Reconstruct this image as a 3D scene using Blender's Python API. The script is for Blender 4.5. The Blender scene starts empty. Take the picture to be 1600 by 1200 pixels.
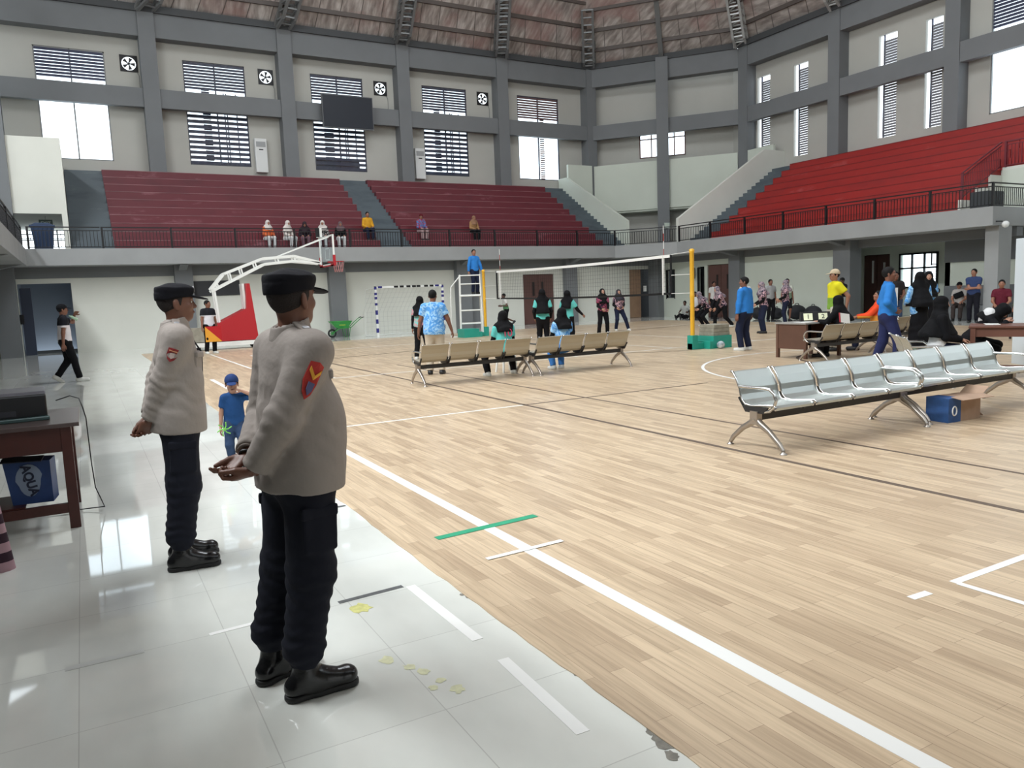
import bpy, bmesh, math, random
import numpy as np
from mathutils import Vector, Matrix
R = math.radians
# ------------------------------------------------------------ camera
cam_d = bpy.data.cameras.new('camera'); cam = bpy.data.objects.new('camera', cam_d)
bpy.context.scene.collection.objects.link(cam)
cr = Vector((0.87111, -0.48956, -0.03863)); cu = Vector((0.09148, 0.08448, 0.99222)); cf = Vector((0.48249, 0.86787, -0.11837))
m3 = Matrix((cr, cu, -cf)).transposed()
cam.matrix_world = Matrix.Translation((0, 0, 1.6)) @ m3.to_4x4()
cam_d.sensor_width = 36; cam_d.lens = 1193.3 * 36 / 1600; cam_d.clip_end = 300; cam_d.clip_start = 0.05
bpy.context.scene.camera = cam
# ------------------------------------------------------------ world: bright overcast daylight
sc = bpy.context.scene
w = bpy.data.worlds.new('world'); sc.world = w; w.use_nodes = True
bg = w.node_tree.nodes['Background']; bg.inputs[0].default_value = (0.84, 0.93, 1.0, 1); bg.inputs[1].default_value = 1.4
vs = sc.view_settings
vs.view_transform = 'Standard'; vs.look = 'None'; vs.gamma = 1.0; vs.use_curve_mapping = False; vs.exposure = 1.42
def lamp(name, loc, size, sizey, energy, rot, col=(0.93, 0.97, 1.0)):
    d = bpy.data.lights.new(name, 'AREA'); d.shape = 'RECTANGLE'; d.size = size; d.size_y = sizey; d.energy = energy; d.color = col
    o = bpy.data.objects.new(name, d); sc.collection.objects.link(o); o.location = loc; o.rotation_euler = rot
    return o
# added soft fill lamp just below an invented opening in the dome top
lamp('added_roof_fill', (12.35, 17.5, 24.0), 11, 11, 900, (0, 0, 0))
# added strip lamp under the left roof, aimed so the left tiles stay darker
lamp('added_left_strip', (-6.9, 9.0, 15.4), 1.0, 25, 2100, (0, R(-30), 0))
# added fill lamp behind the camera to brighten the officers' backs
lamp('added_rear_fill', (3.2, -3.7, 1.5), 5.5, 2.6, 18, (R(90), 0, 0))
# ------------------------------------------------------------ helpers
COL = sc.collection
def lin(c):
    return tuple(((v / 255) / 12.92 if v / 255 <= 0.04045 else ((v / 255 + 0.055) / 1.055) ** 2.4) for v in c)
_m = {}
def mat(name, rgb, rough=0.6, metal=0.0, spec=0.5, bump=0.0, bscale=40.0, var=0.0, vscale=3.0, emit=0, coat=0.0, rgb2=None):
    """plain procedural material: base colour with optional low-contrast noise and bump"""
    if name in _m: return _m[name]
    m = bpy.data.materials.new(name); m.use_nodes = True; nt = m.node_tree; b = nt.nodes['Principled BSDF']
    c = lin(rgb)
    b.inputs['Base Color'].default_value = (*c, 1); b.inputs['Roughness'].default_value = rough
    b.inputs['Metallic'].default_value = metal; b.inputs['Specular IOR Level'].default_value = spec
    b.inputs['Coat Weight'].default_value = coat
    tc = nt.nodes.new('ShaderNodeTexCoord')
    if var > 0 or rgb2:
        n = nt.nodes.new('ShaderNodeTexNoise'); n.inputs['Scale'].default_value = vscale; n.inputs['Detail'].default_value = 5
        nt.links.new(tc.outputs['Object'], n.inputs['Vector'])
        r = nt.nodes.new('ShaderNodeValToRGB'); r.color_ramp.elements[0].position = 0.35; r.color_ramp.elements[1].position = 0.65
        c2 = lin(rgb2) if rgb2 else tuple(v * (1 - var) for v in c)
        r.color_ramp.elements[0].color = (*c2, 1); r.color_ramp.elements[1].color = (*c, 1)
        nt.links.new(n.outputs['Fac'], r.inputs[0]); nt.links.new(r.outputs[0], b.inputs['Base Color'])
    if bump > 0:
        n2 = nt.nodes.new('ShaderNodeTexNoise'); n2.inputs['Scale'].default_value = bscale; n2.inputs['Detail'].default_value = 4
        nt.links.new(tc.outputs['Object'], n2.inputs['Vector'])
        bp = nt.nodes.new('ShaderNodeBump'); bp.inputs['Strength'].default_value = bump; bp.inputs['Distance'].default_value = 0.02
        nt.links.new(n2.outputs['Fac'], bp.inputs['Height']); nt.links.new(bp.outputs[0], b.inputs['Normal'])
    if emit: b.inputs['Emission Color'].default_value = (*c, 1); b.inputs['Emission Strength'].default_value = emit
    _m[name] = m; return m
def tag(o, label=None, cat=None, group=None, kind=None):
    if label: o['label'] = label
    if cat: o['category'] = cat
    if group: o['group'] = group
    if kind: o['kind'] = kind
    return o
def empty(name, loc=(0, 0, 0), rz=0.0):
    o = bpy.data.objects.new(name, None); COL.objects.link(o); o.location = loc; o.rotation_euler = (0, 0, rz); o.empty_display_size = 0.1
    return o
class MB:
    """collects shapes and links them as ONE mesh object"""
    def __init__(s): s.v = []; s.f = []; s.sm = []; s.mi = []; s.cur = 0
    def add(s, vs_, fs, smooth=False):
        k = len(s.v); s.v += [tuple(v) for v in vs_]; s.f += [tuple(i + k for i in f) for f in fs]
        s.sm += [smooth] * len(fs); s.mi += [s.cur] * len(fs); return s
    def box(s, x0, x1, y0, y1, z0, z1):
        x0, x1 = sorted((x0, x1)); y0, y1 = sorted((y0, y1)); z0, z1 = sorted((z0, z1))
        v = [(x0, y0, z0), (x1, y0, z0), (x1, y1, z0), (x0, y1, z0), (x0, y0, z1), (x1, y0, z1), (x1, y1, z1), (x0, y1, z1)]
        return s.add(v, [(0, 3, 2, 1), (4, 5, 6, 7), (0, 1, 5, 4), (1, 2, 6, 5), (2, 3, 7, 6), (3, 0, 4, 7)])
    def obox(s, c, ax, ay, az):
        """oriented box: centre and three half-extent vectors"""
        c, ax, ay, az = map(Vector, (c, ax, ay, az))
        v = [c + i * ax + j * ay + k * az for k in (-1, 1) for (i, j) in ((-1, -1), (1, -1), (1, 1), (-1, 1))]
        return s.add(v, [(0, 3, 2, 1), (4, 5, 6, 7), (0, 1, 5, 4), (1, 2, 6, 5), (2, 3, 7, 6), (3, 0, 4, 7)])
    def bar(s, a, b, w_, h_, up=(0, 0, 1)):
        a, b = Vector(a), Vector(b); d = (b - a); L = d.length; d.normalize(); u = Vector(up)
        if abs(d.dot(u)) > 0.98: u = Vector((1, 0, 0))
        r = d.cross(u).normalized(); u = r.cross(d).normalized()
        return s.obox((a + b) / 2, r * w_ / 2, d * L / 2, u * h_ / 2)
    def tube(s, pts, r, n=10, cap=True, closed=False):
        pts = [Vector(p) for p in pts]; rr = r if isinstance(r, (list, tuple)) else [r] * len(pts); rings = []; N = len(pts); prev = None
        for i, p in enumerate(pts):
            if closed: d = pts[(i + 1) % N] - pts[i - 1]
            else: d = pts[min(i + 1, N - 1)] - pts[max(i - 1, 0)]
            d.normalize()
            if prev is None:
                u = Vector((0, 0, 1)) if abs(d.z) < 0.9 else Vector((1, 0, 0)); u = (u - d * u.dot(d)).normalized()
            else: u = (prev - d * prev.dot(d)).normalized()
            prev = u; v = d.cross(u)
            rings.append([p + (u * math.cos(2 * math.pi * k / n) + v * math.sin(2 * math.pi * k / n)) * rr[i] for k in range(n)])
        vsx = [q for ring in rings for q in ring]; fs = []
        for i in range(N if closed else N - 1):
            j = (i + 1) % N
            for k in range(n): fs.append((i * n + k, i * n + (k + 1) % n, j * n + (k + 1) % n, j * n + k))
        s.add(vsx, fs, True)
        if cap and not closed:
            s.add(rings[0], [tuple(range(n))[::-1]]); s.add(rings[-1], [tuple(range(n))])
        return s
    def lathe(s, c, prof, n=20, axis='z'):
        c = Vector(c); vsx = []; fs = []
        for (r, z) in prof:
            for k in range(n):
                a = 2 * math.pi * k / n; q = (r * math.cos(a), r * math.sin(a), z)
                if axis == 'x': q = (q[2], q[0], q[1])
                if axis == 'y': q = (q[0], q[2], q[1])
                vsx.append(c + Vector(q))
        for i in range(len(prof) - 1):
            for k in range(n): fs.append((i * n + k, i * n + (k + 1) % n, (i + 1) * n + (k + 1) % n, (i + 1) * n + k))
        s.add(vsx, fs, True); m = len(prof) - 1
        s.add(vsx[:n], [tuple(range(n))[::-1]]); s.add(vsx[m * n:], [tuple(range(n))]); return s
    def prism(s, poly, z0, z1):
        n = len(poly)
        return s.add([(x, y, z0) for x, y in poly] + [(x, y, z1) for x, y in poly],
                     [tuple(range(n))[::-1], tuple(range(n, 2 * n))] + [(i, (i + 1) % n, (i + 1) % n + n, i + n) for i in range(n)])
    def extr(s, poly3, off):
        """planar polygon of 3-D points pushed along a vector"""
        n = len(poly3); off = Vector(off); a = [Vector(p) for p in poly3]
        return s.add(a + [p + off for p in a], [tuple(range(n))[::-1], tuple(range(n, 2 * n))] + [(i, (i + 1) % n, (i + 1) % n + n, i + n) for i in range(n)])
    def sphere(s, c, r, sx=1, sy=1, sz=1, n=12, m=8):
        c = Vector(c); vsx = [c + Vector((0, 0, -r * sz))]; fs = []
        for i in range(1, m):
            t = math.pi * i / m
            for k in range(n):
                a = 2 * math.pi * k / n; vsx.append(c + Vector((r * sx * math.sin(t) * math.cos(a), r * sy * math.sin(t) * math.sin(a), -r * sz * math.cos(t))))
        vsx.append(c + Vector((0, 0, r * sz))); L = len(vsx) - 1
        for k in range(n): fs.append((0, 1 + (k + 1) % n, 1 + k)); fs.append((L, L - n + k, L - n + (k + 1) % n))
        for i in range(m - 2):
            for k in range(n):
                a0 = 1 + i * n + k; b0 = 1 + i * n + (k + 1) % n; fs.append((a0, b0, b0 + n, a0 + n))
        return s.add(vsx, fs, True)
    def build(s, name, m, parent=None, bevel=0.0, kind=None):
        me = bpy.data.meshes.new(name); me.from_pydata(s.v, [], s.f); me.update()
        ms = m if isinstance(m, (list, tuple)) else [m]
        for x in ms: me.materials.append(x)
        me.polygons.foreach_set('use_smooth', s.sm); me.polygons.foreach_set('material_index', s.mi)
        bm = bmesh.new(); bm.from_mesh(me); bmesh.ops.recalc_face_normals(bm, faces=bm.faces); bm.to_mesh(me); bm.free()
        o = bpy.data.objects.new(name, me); COL.objects.link(o)
        if parent: o.parent = parent
        if bevel > 0:
            b = o.modifiers.new('bevel', 'BEVEL'); b.width = bevel; b.segments = 2; b.limit_method = 'ANGLE'
        if kind: o['kind'] = kind
        return o
def st(mb, name, m, **k): return mb.build(name, m, kind='structure', **k)
def kids(o): return [c for c in bpy.data.objects if c.parent == o]
def copy_tree(o, parent=None, ch=None):
    if ch is None:
        ch = {}
        for c in bpy.data.objects:
            if c.parent: ch.setdefault(c.parent.name, []).append(c)
    c = o.copy(); COL.objects.link(c)
    if parent: c.parent = parent
    for k in ch.get(o.name, []): copy_tree(k, c, ch)
    return c
def text_mesh(name, s, size, m, parent, loc, rot, depth=0.002, font_scale_x=1.0, bold=0.0):
    cu_ = bpy.data.curves.new(name, 'FONT'); cu_.body = s; cu_.size = size; cu_.extrude = depth; cu_.offset = bold; cu_.align_x = 'CENTER'; cu_.align_y = 'CENTER'
    to = bpy.data.objects.new(name + '_tmp', cu_); COL.objects.link(to); dg = bpy.context.evaluated_depsgraph_get()
    me = bpy.data.meshes.new_from_object(to.evaluated_get(dg)); me.name = name; me.materials.clear(); me.materials.append(m)
    bpy.data.objects.remove(to); o = bpy.data.objects.new(name, me); COL.objects.link(o)
    o.location = loc; o.rotation_euler = rot; o.scale = (font_scale_x, 1, 1)
    if parent: o.parent = parent
    return o
# ------------------------------------------------------------ surface materials
def tile_mat():
    m = bpy.data.materials.new('glazed_tile'); m.use_nodes = True; nt = m.node_tree; b = nt.nodes['Principled BSDF']
    tc = nt.nodes.new('ShaderNodeTexCoord'); mp = nt.nodes.new('ShaderNodeMapping')
    mp.inputs['Location'].default_value = (-0.47, -0.10, 0)
    br = nt.nodes.new('ShaderNodeTexBrick'); br.offset = 0; br.squash = 1
    br.inputs['Color1'].default_value = (*lin((226, 228, 221)), 1); br.inputs['Color2'].default_value = (*lin((222, 224, 217)), 1)
    br.inputs['Mortar'].default_value = (*lin((198, 199, 193)), 1); br.inputs['Scale'].default_value = 1
    br.inputs['Brick Width'].default_value = 0.625; br.inputs['Row Height'].default_value = 0.625; br.inputs['Mortar Size'].default_value = 0.0022
    nt.links.new(tc.outputs['Object'], mp.inputs[0]); nt.links.new(mp.outputs[0], br.inputs['Vector'])
    n = nt.nodes.new('ShaderNodeTexNoise'); n.inputs['Scale'].default_value = 1.3; n.inputs['Detail'].default_value = 6
    mp2 = nt.nodes.new('ShaderNodeMapping'); mp2.inputs['Scale'].default_value = (1.6, 0.8, 1); nt.links.new(tc.outputs['Object'], mp2.inputs[0]); nt.links.new(mp2.outputs[0], n.inputs['Vector'])
    rp = nt.nodes.new('ShaderNodeValToRGB'); rp.color_ramp.elements[0].position = 0.3; rp.color_ramp.elements[0].color = (0.86, 0.86, 0.86, 1); rp.color_ramp.elements[1].position = 0.6; rp.color_ramp.elements[1].color = (1, 1, 1, 1)
    nt.links.new(n.outputs['Fac'], rp.inputs[0])
    mx = nt.nodes.new('ShaderNodeMixRGB'); mx.blend_type = 'MULTIPLY'; mx.inputs[0].default_value = 1
    nt.links.new(br.outputs['Color'], mx.inputs[1]); nt.links.new(rp.outputs[0], mx.inputs[2]); nt.links.new(mx.outputs[0], b.inputs['Base Color'])
    b.inputs['Roughness'].default_value = 0.035; b.inputs['Specular IOR Level'].default_value = 0.75
    return m
def vinyl_mat():
    m = bpy.data.materials.new('wood_vinyl'); m.use_nodes = True; nt = m.node_tree; b = nt.nodes['Principled BSDF']
    tc = nt.nodes.new('ShaderNodeTexCoord'); mp = nt.nodes.new('ShaderNodeMapping'); mp.inputs['Rotation'].default_value = (0, 0, R(90))
    nt.links.new(tc.outputs['Object'], mp.inputs[0])
    br = nt.nodes.new('ShaderNodeTexBrick'); br.offset = 0.37; br.offset_frequency = 2; br.inputs['Scale'].default_value = 1
    br.inputs['Color1'].default_value = (*lin((210, 188, 158)), 1); br.inputs['Color2'].default_value = (*lin((178, 155, 128)), 1)
    br.inputs['Mortar'].default_value = (*lin((160, 138, 114)), 1); br.inputs['Mortar Size'].default_value = 0.0012
    br.inputs['Brick Width'].default_value = 0.62; br.inputs['Row Height'].default_value = 0.078; br.inputs['Bias'].default_value = -0.15
    nt.links.new(mp.outputs[0], br.inputs['Vector'])
    mp2 = nt.nodes.new('ShaderNodeMapping'); mp2.inputs['Scale'].default_value = (45, 2.2, 1); nt.links.new(tc.outputs['Object'], mp2.inputs[0])
    n = nt.nodes.new('ShaderNodeTexNoise'); n.inputs['Scale'].default_value = 1; n.inputs['Detail'].default_value = 7; n.inputs['Distortion'].default_value = 0.6
    nt.links.new(mp2.outputs[0], n.inputs['Vector'])
    rp = nt.nodes.new('ShaderNodeValToRGB'); rp.color_ramp.elements[0].position = 0.3; rp.color_ramp.elements[0].color = (0.72, 0.7, 0.68, 1); rp.color_ramp.elements[1].position = 0.62; rp.color_ramp.elements[1].color = (1.02, 1.02, 1.02, 1)
    nt.links.new(n.outputs['Fac'], rp.inputs[0])
    mx = nt.nodes.new('ShaderNodeMixRGB'); mx.blend_type = 'MULTIPLY'; mx.inputs[0].default_value = 0.8
    nt.links.new(br.outputs['Color'], mx.inputs[1]); nt.links.new(rp.outputs[0], mx.inputs[2]); nt.links.new(mx.outputs[0], b.inputs['Base Color'])
    b.inputs['Roughness'].default_value = 0.33; b.inputs['Specular IOR Level'].default_value = 0.4
    return m
def roof_mat():
    """foil backed roof insulation: crinkled dull metal sheets, stained rust-pink in places"""
    m = bpy.data.materials.new('foil_insulation'); m.use_nodes = True; nt = m.node_tree; b = nt.nodes['Principled BSDF']
    tc = nt.nodes.new('ShaderNodeTexCoord')
    mp = nt.nodes.new('ShaderNodeMapping'); mp.inputs['Scale'].default_value = (3.2, 0.8, 0.6); nt.links.new(tc.outputs['Object'], mp.inputs[0])
    n = nt.nodes.new('ShaderNodeTexNoise'); n.inputs['Scale'].default_value = 1.5; n.inputs['Detail'].default_value = 8; n.inputs['Distortion'].default_value = 0.15; nt.links.new(mp.outputs[0], n.inputs['Vector'])
    rp = nt.nodes.new('ShaderNodeValToRGB'); e = rp.color_ramp.elements
    e[0].position = 0.33; e[0].color = (*lin((146, 137, 132)), 1); e[1].position = 0.68; e[1].color = (*lin((214, 208, 203)), 1)
    k = e.new(0.5); k.color = (*lin((180, 171, 165)), 1)
    nt.links.new(n.outputs['Fac'], rp.inputs[0])
    n2 = nt.nodes.new('ShaderNodeTexNoise'); n2.inputs['Scale'].default_value = 0.45; n2.inputs['Detail'].default_value = 3; nt.links.new(tc.outputs['Object'], n2.inputs['Vector'])
    rp2 = nt.nodes.new('ShaderNodeValToRGB'); rp2.color_ramp.elements[0].position = 0.48; rp2.color_ramp.elements[1].position = 0.62
    nt.links.new(n2.outputs['Fac'], rp2.inputs[0])
    mx = nt.nodes.new('ShaderNodeMixRGB'); mx.blend_type = 'MIX'; mx.inputs[2].default_value = (*lin((168, 128, 122)), 1)
    mm = nt.nodes.new('ShaderNodeMath'); mm.operation = 'MULTIPLY'; mm.inputs[1].default_value = 0.55; nt.links.new(rp2.outputs[0], mm.inputs[0]); nt.links.new(mm.outputs[0], mx.inputs[0])
    nt.links.new(rp.outputs[0], mx.inputs[1]); nt.links.new(mx.outputs[0], b.inputs['Base Color'])
    b.inputs['Roughness'].default_value = 0.5; b.inputs['Metallic'].default_value = 0.0
    bp = nt.nodes.new('ShaderNodeBump'); bp.inputs['Strength'].default_value = 0.15; bp.inputs['Distance'].default_value = 0.08; nt.links.new(n.outputs['Fac'], bp.inputs['Height']); nt.links.new(bp.outputs[0], b.inputs['Normal'])
    return m
def tier_mat(name, c, c2, worn):
    """painted concrete with scuffed, paler patches"""
    m = bpy.data.materials.new(name); m.use_nodes = True; nt = m.node_tree; b = nt.nodes['Principled BSDF']
    tc = nt.nodes.new('ShaderNodeTexCoord')
    mp = nt.nodes.new('ShaderNodeMapping'); mp.inputs['Scale'].default_value = (0.5, 0.5, 1.5); nt.links.new(tc.outputs['Object'], mp.inputs[0])
    n = nt.nodes.new('ShaderNodeTexNoise'); n.inputs['Scale'].default_value = 1.0; n.inputs['Detail'].default_value = 9; n.inputs['Roughness'].default_value = 0.65; nt.links.new(mp.outputs[0], n.inputs['Vector'])
    rp = nt.nodes.new('ShaderNodeValToRGB'); e = rp.color_ramp.elements
    e[0].position = 0.3; e[0].color = (*lin(c2), 1); e[1].position = 0.76; e[1].color = (*lin(worn), 1); k = e.new(0.5); k.color = (*lin(c), 1); k = e.new(0.6); k.color = (*lin(c), 1)
    nt.links.new(n.outputs['Fac'], rp.inputs[0]); nt.links.new(rp.outputs[0], b.inputs['Base Color']); b.inputs['Roughness'].default_value = 0.45
    return m
def glass_mat():
    m = bpy.data.materials.new('window_glass'); m.use_nodes = True; nt = m.node_tree
    for x in list(nt.nodes):
        if x.type != 'OUTPUT_MATERIAL': nt.nodes.remove(x)
    t = nt.nodes.new('ShaderNodeBsdfTransparent'); t.inputs[0].default_value = (0.93, 0.96, 0.97, 1)
    g = nt.nodes.new('ShaderNodeBsdfGlossy'); g.inputs['Roughness'].default_value = 0.02
    mx = nt.nodes.new('ShaderNodeMixShader'); mx.inputs[0].default_value = 0.06
    nt.links.new(t.outputs[0], mx.inputs[1]); nt.links.new(g.outputs[0], mx.inputs[2]); nt.links.new(mx.outputs[0], nt.nodes['Material Output'].inputs[0])
    return m
M = {}
M['tile'] = tile_mat(); M['vinyl'] = vinyl_mat(); M['roof'] = roof_mat(); M['glass'] = glass_mat()
M['white'] = mat('white_wall', (212, 213, 204), 0.85, var=0.06, vscale=0.6)
M['upper'] = mat('upper_wall_paint', (178, 177, 170), 0.85, var=0.07, vscale=0.5)
M['green'] = mat('pale_green_wall', (202, 208, 196), 0.8, var=0.05, vscale=0.6)
M['grey'] = mat('grey_concrete_paint', (114, 117, 119), 0.75, var=0.08, vscale=0.8)
M['fascia'] = mat('light_grey_concrete', (148, 150, 150), 0.8, var=0.1, vscale=0.9)
M['stair'] = tier_mat('slate_stair_paint', (84, 94, 100), (68, 77, 84), (112, 120, 122))
M['maroon'] = tier_mat('maroon_tier_paint', (100, 34, 44), (84, 28, 38), (150, 98, 106))
M['red'] = tier_mat('red_tier_paint', (150, 36, 32), (134, 34, 34), (172, 84, 82))
M['maroon2'] = mat('maroon_paint', (104, 34, 44), 0.5)
M['black'] = mat('black_steel', (28, 28, 30), 0.4, 0.3)
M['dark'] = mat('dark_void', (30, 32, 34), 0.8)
M['steel'] = mat('grey_steel', (128, 130, 130), 0.5, 0.3)
M['paleSteel'] = mat('pale_steel', (188, 190, 188), 0.4, 0.2)
M['brown'] = mat('brown_door', (92, 62, 56), 0.5, var=0.1)
M['wood'] = mat('tan_wood_door', (150, 120, 96), 0.55, var=0.12)
M['louvre'] = mat('louvre_slat', (50, 54, 78), 0.5, 0.1)
M['linew'] = mat('white_court_line', (232, 232, 228), 0.45)
M['lined'] = mat('brown_court_line', (98, 84, 72), 0.5)
# ------------------------------------------------------------ floor
mb = MB(); mb.box(-9, 32, -5, 34, -0.2, 0.0); st(mb, 'floor', M['tile'])
rnd = random.Random(4)
edge = [(1.66 + rnd.uniform(-0.007, 0.007) + 0.008 * math.sin(y * 1.3), y) for y in np.arange(-4.5, 29.2, 0.13)]
mb = MB(); mb.prism([(24.6, 29.2), (24.6, -4.5)][::-1] + edge[::-1] if False else edge + [(24.6, 29.2), (24.6, -4.5)], 0.0, 0.004); st(mb, 'court_floor', M['vinyl'])
def line(name, x0, y0, x1, y1, wd, m, z=0.004):
    a = Vector((x0, y0, z)); b = Vector((x1, y1, z)); d = (b - a).normalized(); n = Vector((-d.y, d.x, 0)) * wd / 2
    q = MB(); q.add([a - n, b - n, b + n, a + n, a - n + Vector((0, 0, .0015)), b - n + Vector((0, 0, .0015)), b + n + Vector((0, 0, .0015)), a + n + Vector((0, 0, .0015))],
                    [(3, 2, 1, 0), (4, 5, 6, 7), (0, 1, 5, 4), (1, 2, 6, 5), (2, 3, 7, 6), (3, 0, 4, 7)]); return st(q, name, m)
def arc(name, cx, cy, r, a0, a1, wd, m, z=0.004):
    n = max(8, int(abs(a1 - a0) / 4)); q = MB(); V = []; F = []
    for i in range(n + 1):
        a = R(a0 + (a1 - a0) * i / n)
        for rr in (r - wd / 2, r + wd / 2): V.append((cx + rr * math.cos(a), cy + rr * math.sin(a), z + .0015))
    for i in range(n): F.append((2 * i, 2 * i + 1, 2 * i + 3, 2 * i + 2))
    q.add(V, F); return st(q, name, m)
line('court_line', 2.30, -4, 2.30, 17.4, 0.085, M['linew'])
line('court_line', 2.30, 9.36, 5.36, 9.36, 0.05, M['linew']); line('court_line', 5.36, 9.36, 8.9, 9.36, 0.05, M['lined'])
line('court_line', 5.40, -3, 5.40, 20.5, 0.06, M['lined']); line('court_line', 6.45, -3, 6.45, 17.2, 0.045, M['lined'])
line('court_line', 4.4, 15.35, 22.4, 15.35, 0.055, M['linew'], 0.0058); line('court_line', 4.4, 24.35, 22.4, 24.35, 0.055, M['linew'])
line('court_line', 4.4, 15.35, 4.4, 24.35, 0.055, M['linew'], 0.0062); line('court_line', 22.4, 15.35, 22.4, 24.35, 0.055, M['linew'], 0.0062)
line('court_line', 13.4, 15.35, 13.4, 24.35, 0.05, M['linew'], 0.0062); line('court_line', 10.4, 15.35, 10.4, 24.35, 0.05, M['linew'], 0.0062); line('court_line', 16.4, 15.35, 16.4, 24.35, 0.05, M['linew'], 0.0062)
line('court_line', 3.5, 19.4, 3.5, 26.3, 0.06, M['linew']); line('court_line', 2.3, 28.4, 22.5, 28.4, 0.06, M['linew'])
arc('court_arc', 13.4, 8.5, 3.95, 55, 200, 0.06, M['linew'], 0.0066); arc('court_arc', 14.3, 9.7, 1.85, 90, 235, 0.06, M['lined'], 0.0067)
arc('court_arc', 19.4, 19.9, 6.2, 60, 150, 0.05, M['linew'], 0.0067); arc('court_arc', 13.4, 16.8, 2.3, 150, 330, 0.045, M['lined'], 0.0067)
line('court_line', 5.4, 20.5, 22, 24.0, 0.05, M['lined'], 0.0072)
# ------------------------------------------------------------ ground storey walls
GY, GX, GL, TOP = 33.0, 27.5, -3.0, 3.7
mb = MB()
for (x0, x1, z0, z1) in [(-0.25, 19.2, 0, 2.78), (19.2, 21.0, 2.48, 2.78), (21.0, 25.8, 0, 2.78), (25.8, 27.5, 2.6, 2.78), (-1.95, -0.25, 2.6, 2.78), (-3.2, -1.95, 0, 2.78)]:
    mb.box(x0, x1, GY, GY + 0.2, z0, z1)
st(mb, 'wall_back', M['white'])
mb = MB()
for (y0, y1, z0, z1) in [(21.1, 27.1, 0, 2.85), (27.1, 28.9, 2.6, 2.85), (28.9, 29.1, 0, 2.85), (29.1, 29.6, 2.55, 2.85), (29.1, 29.6, 0, .9), (29.6, 31.3, 0, 2.85), (31.3, 32.0, 2.5, 2.85), (31.3, 32.0, 0, 1.0), (32.0, 33.0, 0, 2.85)]:
    mb.box(GX, GX + 0.2, y0, y1, z0, z1)
st(mb, 'wall_right', M['green'])
mb = MB(); mb.box(GL - 0.2, GL, -4, 33.2, 0, 3.2); st(mb, 'wall_left', M['grey'])
mb = MB(); mb.box(-3.2, 31, -4.2, -4, 0, 3.2); st(mb, 'wall_front', M['white'])
# beams over the ground storey
mb = MB(); mb.box(-3, GX + .2, GY - 0.06, GY + 0.3, 2.78, 3.2); st(mb, 'trim_1', M['grey'])
mb = MB(); mb.box(GX - 0.06, GX + 0.3, 14.3, GY, 2.85, 3.2); st(mb, 'trim_2', M['grey'])
# recess at the right of the hall
mb = MB()
for (y0, y1, z0, z1) in [(17.4, 19.15, 0, 3.2), (19.15, 20.85, 0, 1.15), (19.15, 20.85, 2.62, 3.2), (20.85, 21.35, 0, 3.2), (21.35, 22.65, 2.66, 3.2), (22.65, 24, 0, 3.2)]: mb.box(31, 31.2, y0, y1, z0, z1)
mb.box(27.7, 31, 23.8, 24, 0, 3.2); st(mb, 'wall_recess', M['green'])
mb = MB(); mb.box(28.9, 31.2, 17.4, 17.6, 0, 3.2); mb.box(28.9, 29.1, -4, 17.6, 0, 2.1); st(mb, 'wall_partition', M['green'])
mb = MB(); mb.box(28.85, 29.1, -4, 17.6, 2.1, 3.2); mb.box(28.86, 28.92, -4, 17.6, 0.0, 1.22); st(mb, 'wall_partition_band', M['grey'])
mb = MB(); mb.box(27.6, 28.86, 12.5, 17.6, 0, 0.52); st(mb, 'stage_ledge', M['grey'])
# columns of the ground storey
for (x, wd) in [(3.3, .66), (9.4, .72), (15.45, .72), (21.55, .66)]:
    mb = MB(); mb.box(x, x + wd, GY - 0.35, GY + .1, 0, 3.2); st(mb, 'ground_column', M['grey'])
mb = MB(); mb.box(16.17, 16.75, GY - 0.03, GY + .05, 0, 2.78); st(mb, 'column_shadow_panel', M['grey'])  # thin grey panel standing in for the shadow beside the third column
mb = MB(); mb.box(-2.6, -1.95, GY - 1.0, GY - .35, 0, 3.2); st(mb, 'ground_column', M['grey'])
mb = MB(); mb.box(27.1, 27.5, 32.2, 33.0, 0, 3.2); st(mb, 'ground_column', M['grey'])
for (y0, y1, x0) in [(26.4, 27.1, 27.15), (20.3, 21.1, 26.95)]:
    mb = MB(); mb.box(x0, x0 + .7, y0, y1, 0, 3.2); st(mb, 'ground_column', M['grey'])
mb = MB(); mb.box(26.35, 27.1, 14.28, 14.72, 0, 3.2); st(mb, 'ground_column', M['fascia'])
# left recess behind the column: doorway with blue-grey interior
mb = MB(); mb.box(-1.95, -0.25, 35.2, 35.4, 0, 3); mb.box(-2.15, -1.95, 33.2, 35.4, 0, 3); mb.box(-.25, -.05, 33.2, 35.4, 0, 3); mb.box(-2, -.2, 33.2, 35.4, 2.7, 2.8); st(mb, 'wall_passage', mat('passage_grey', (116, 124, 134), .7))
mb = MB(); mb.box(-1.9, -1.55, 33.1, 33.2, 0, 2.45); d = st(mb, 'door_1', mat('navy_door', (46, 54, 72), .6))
mb = MB(); mb.box(-1.98, -1.84, 33.0, 33.05, 1.15, 1.5); d = mb.build('door_handle', M['black'], None); d['kind'] = 'structure'; d.name = 'door_lock'
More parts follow.
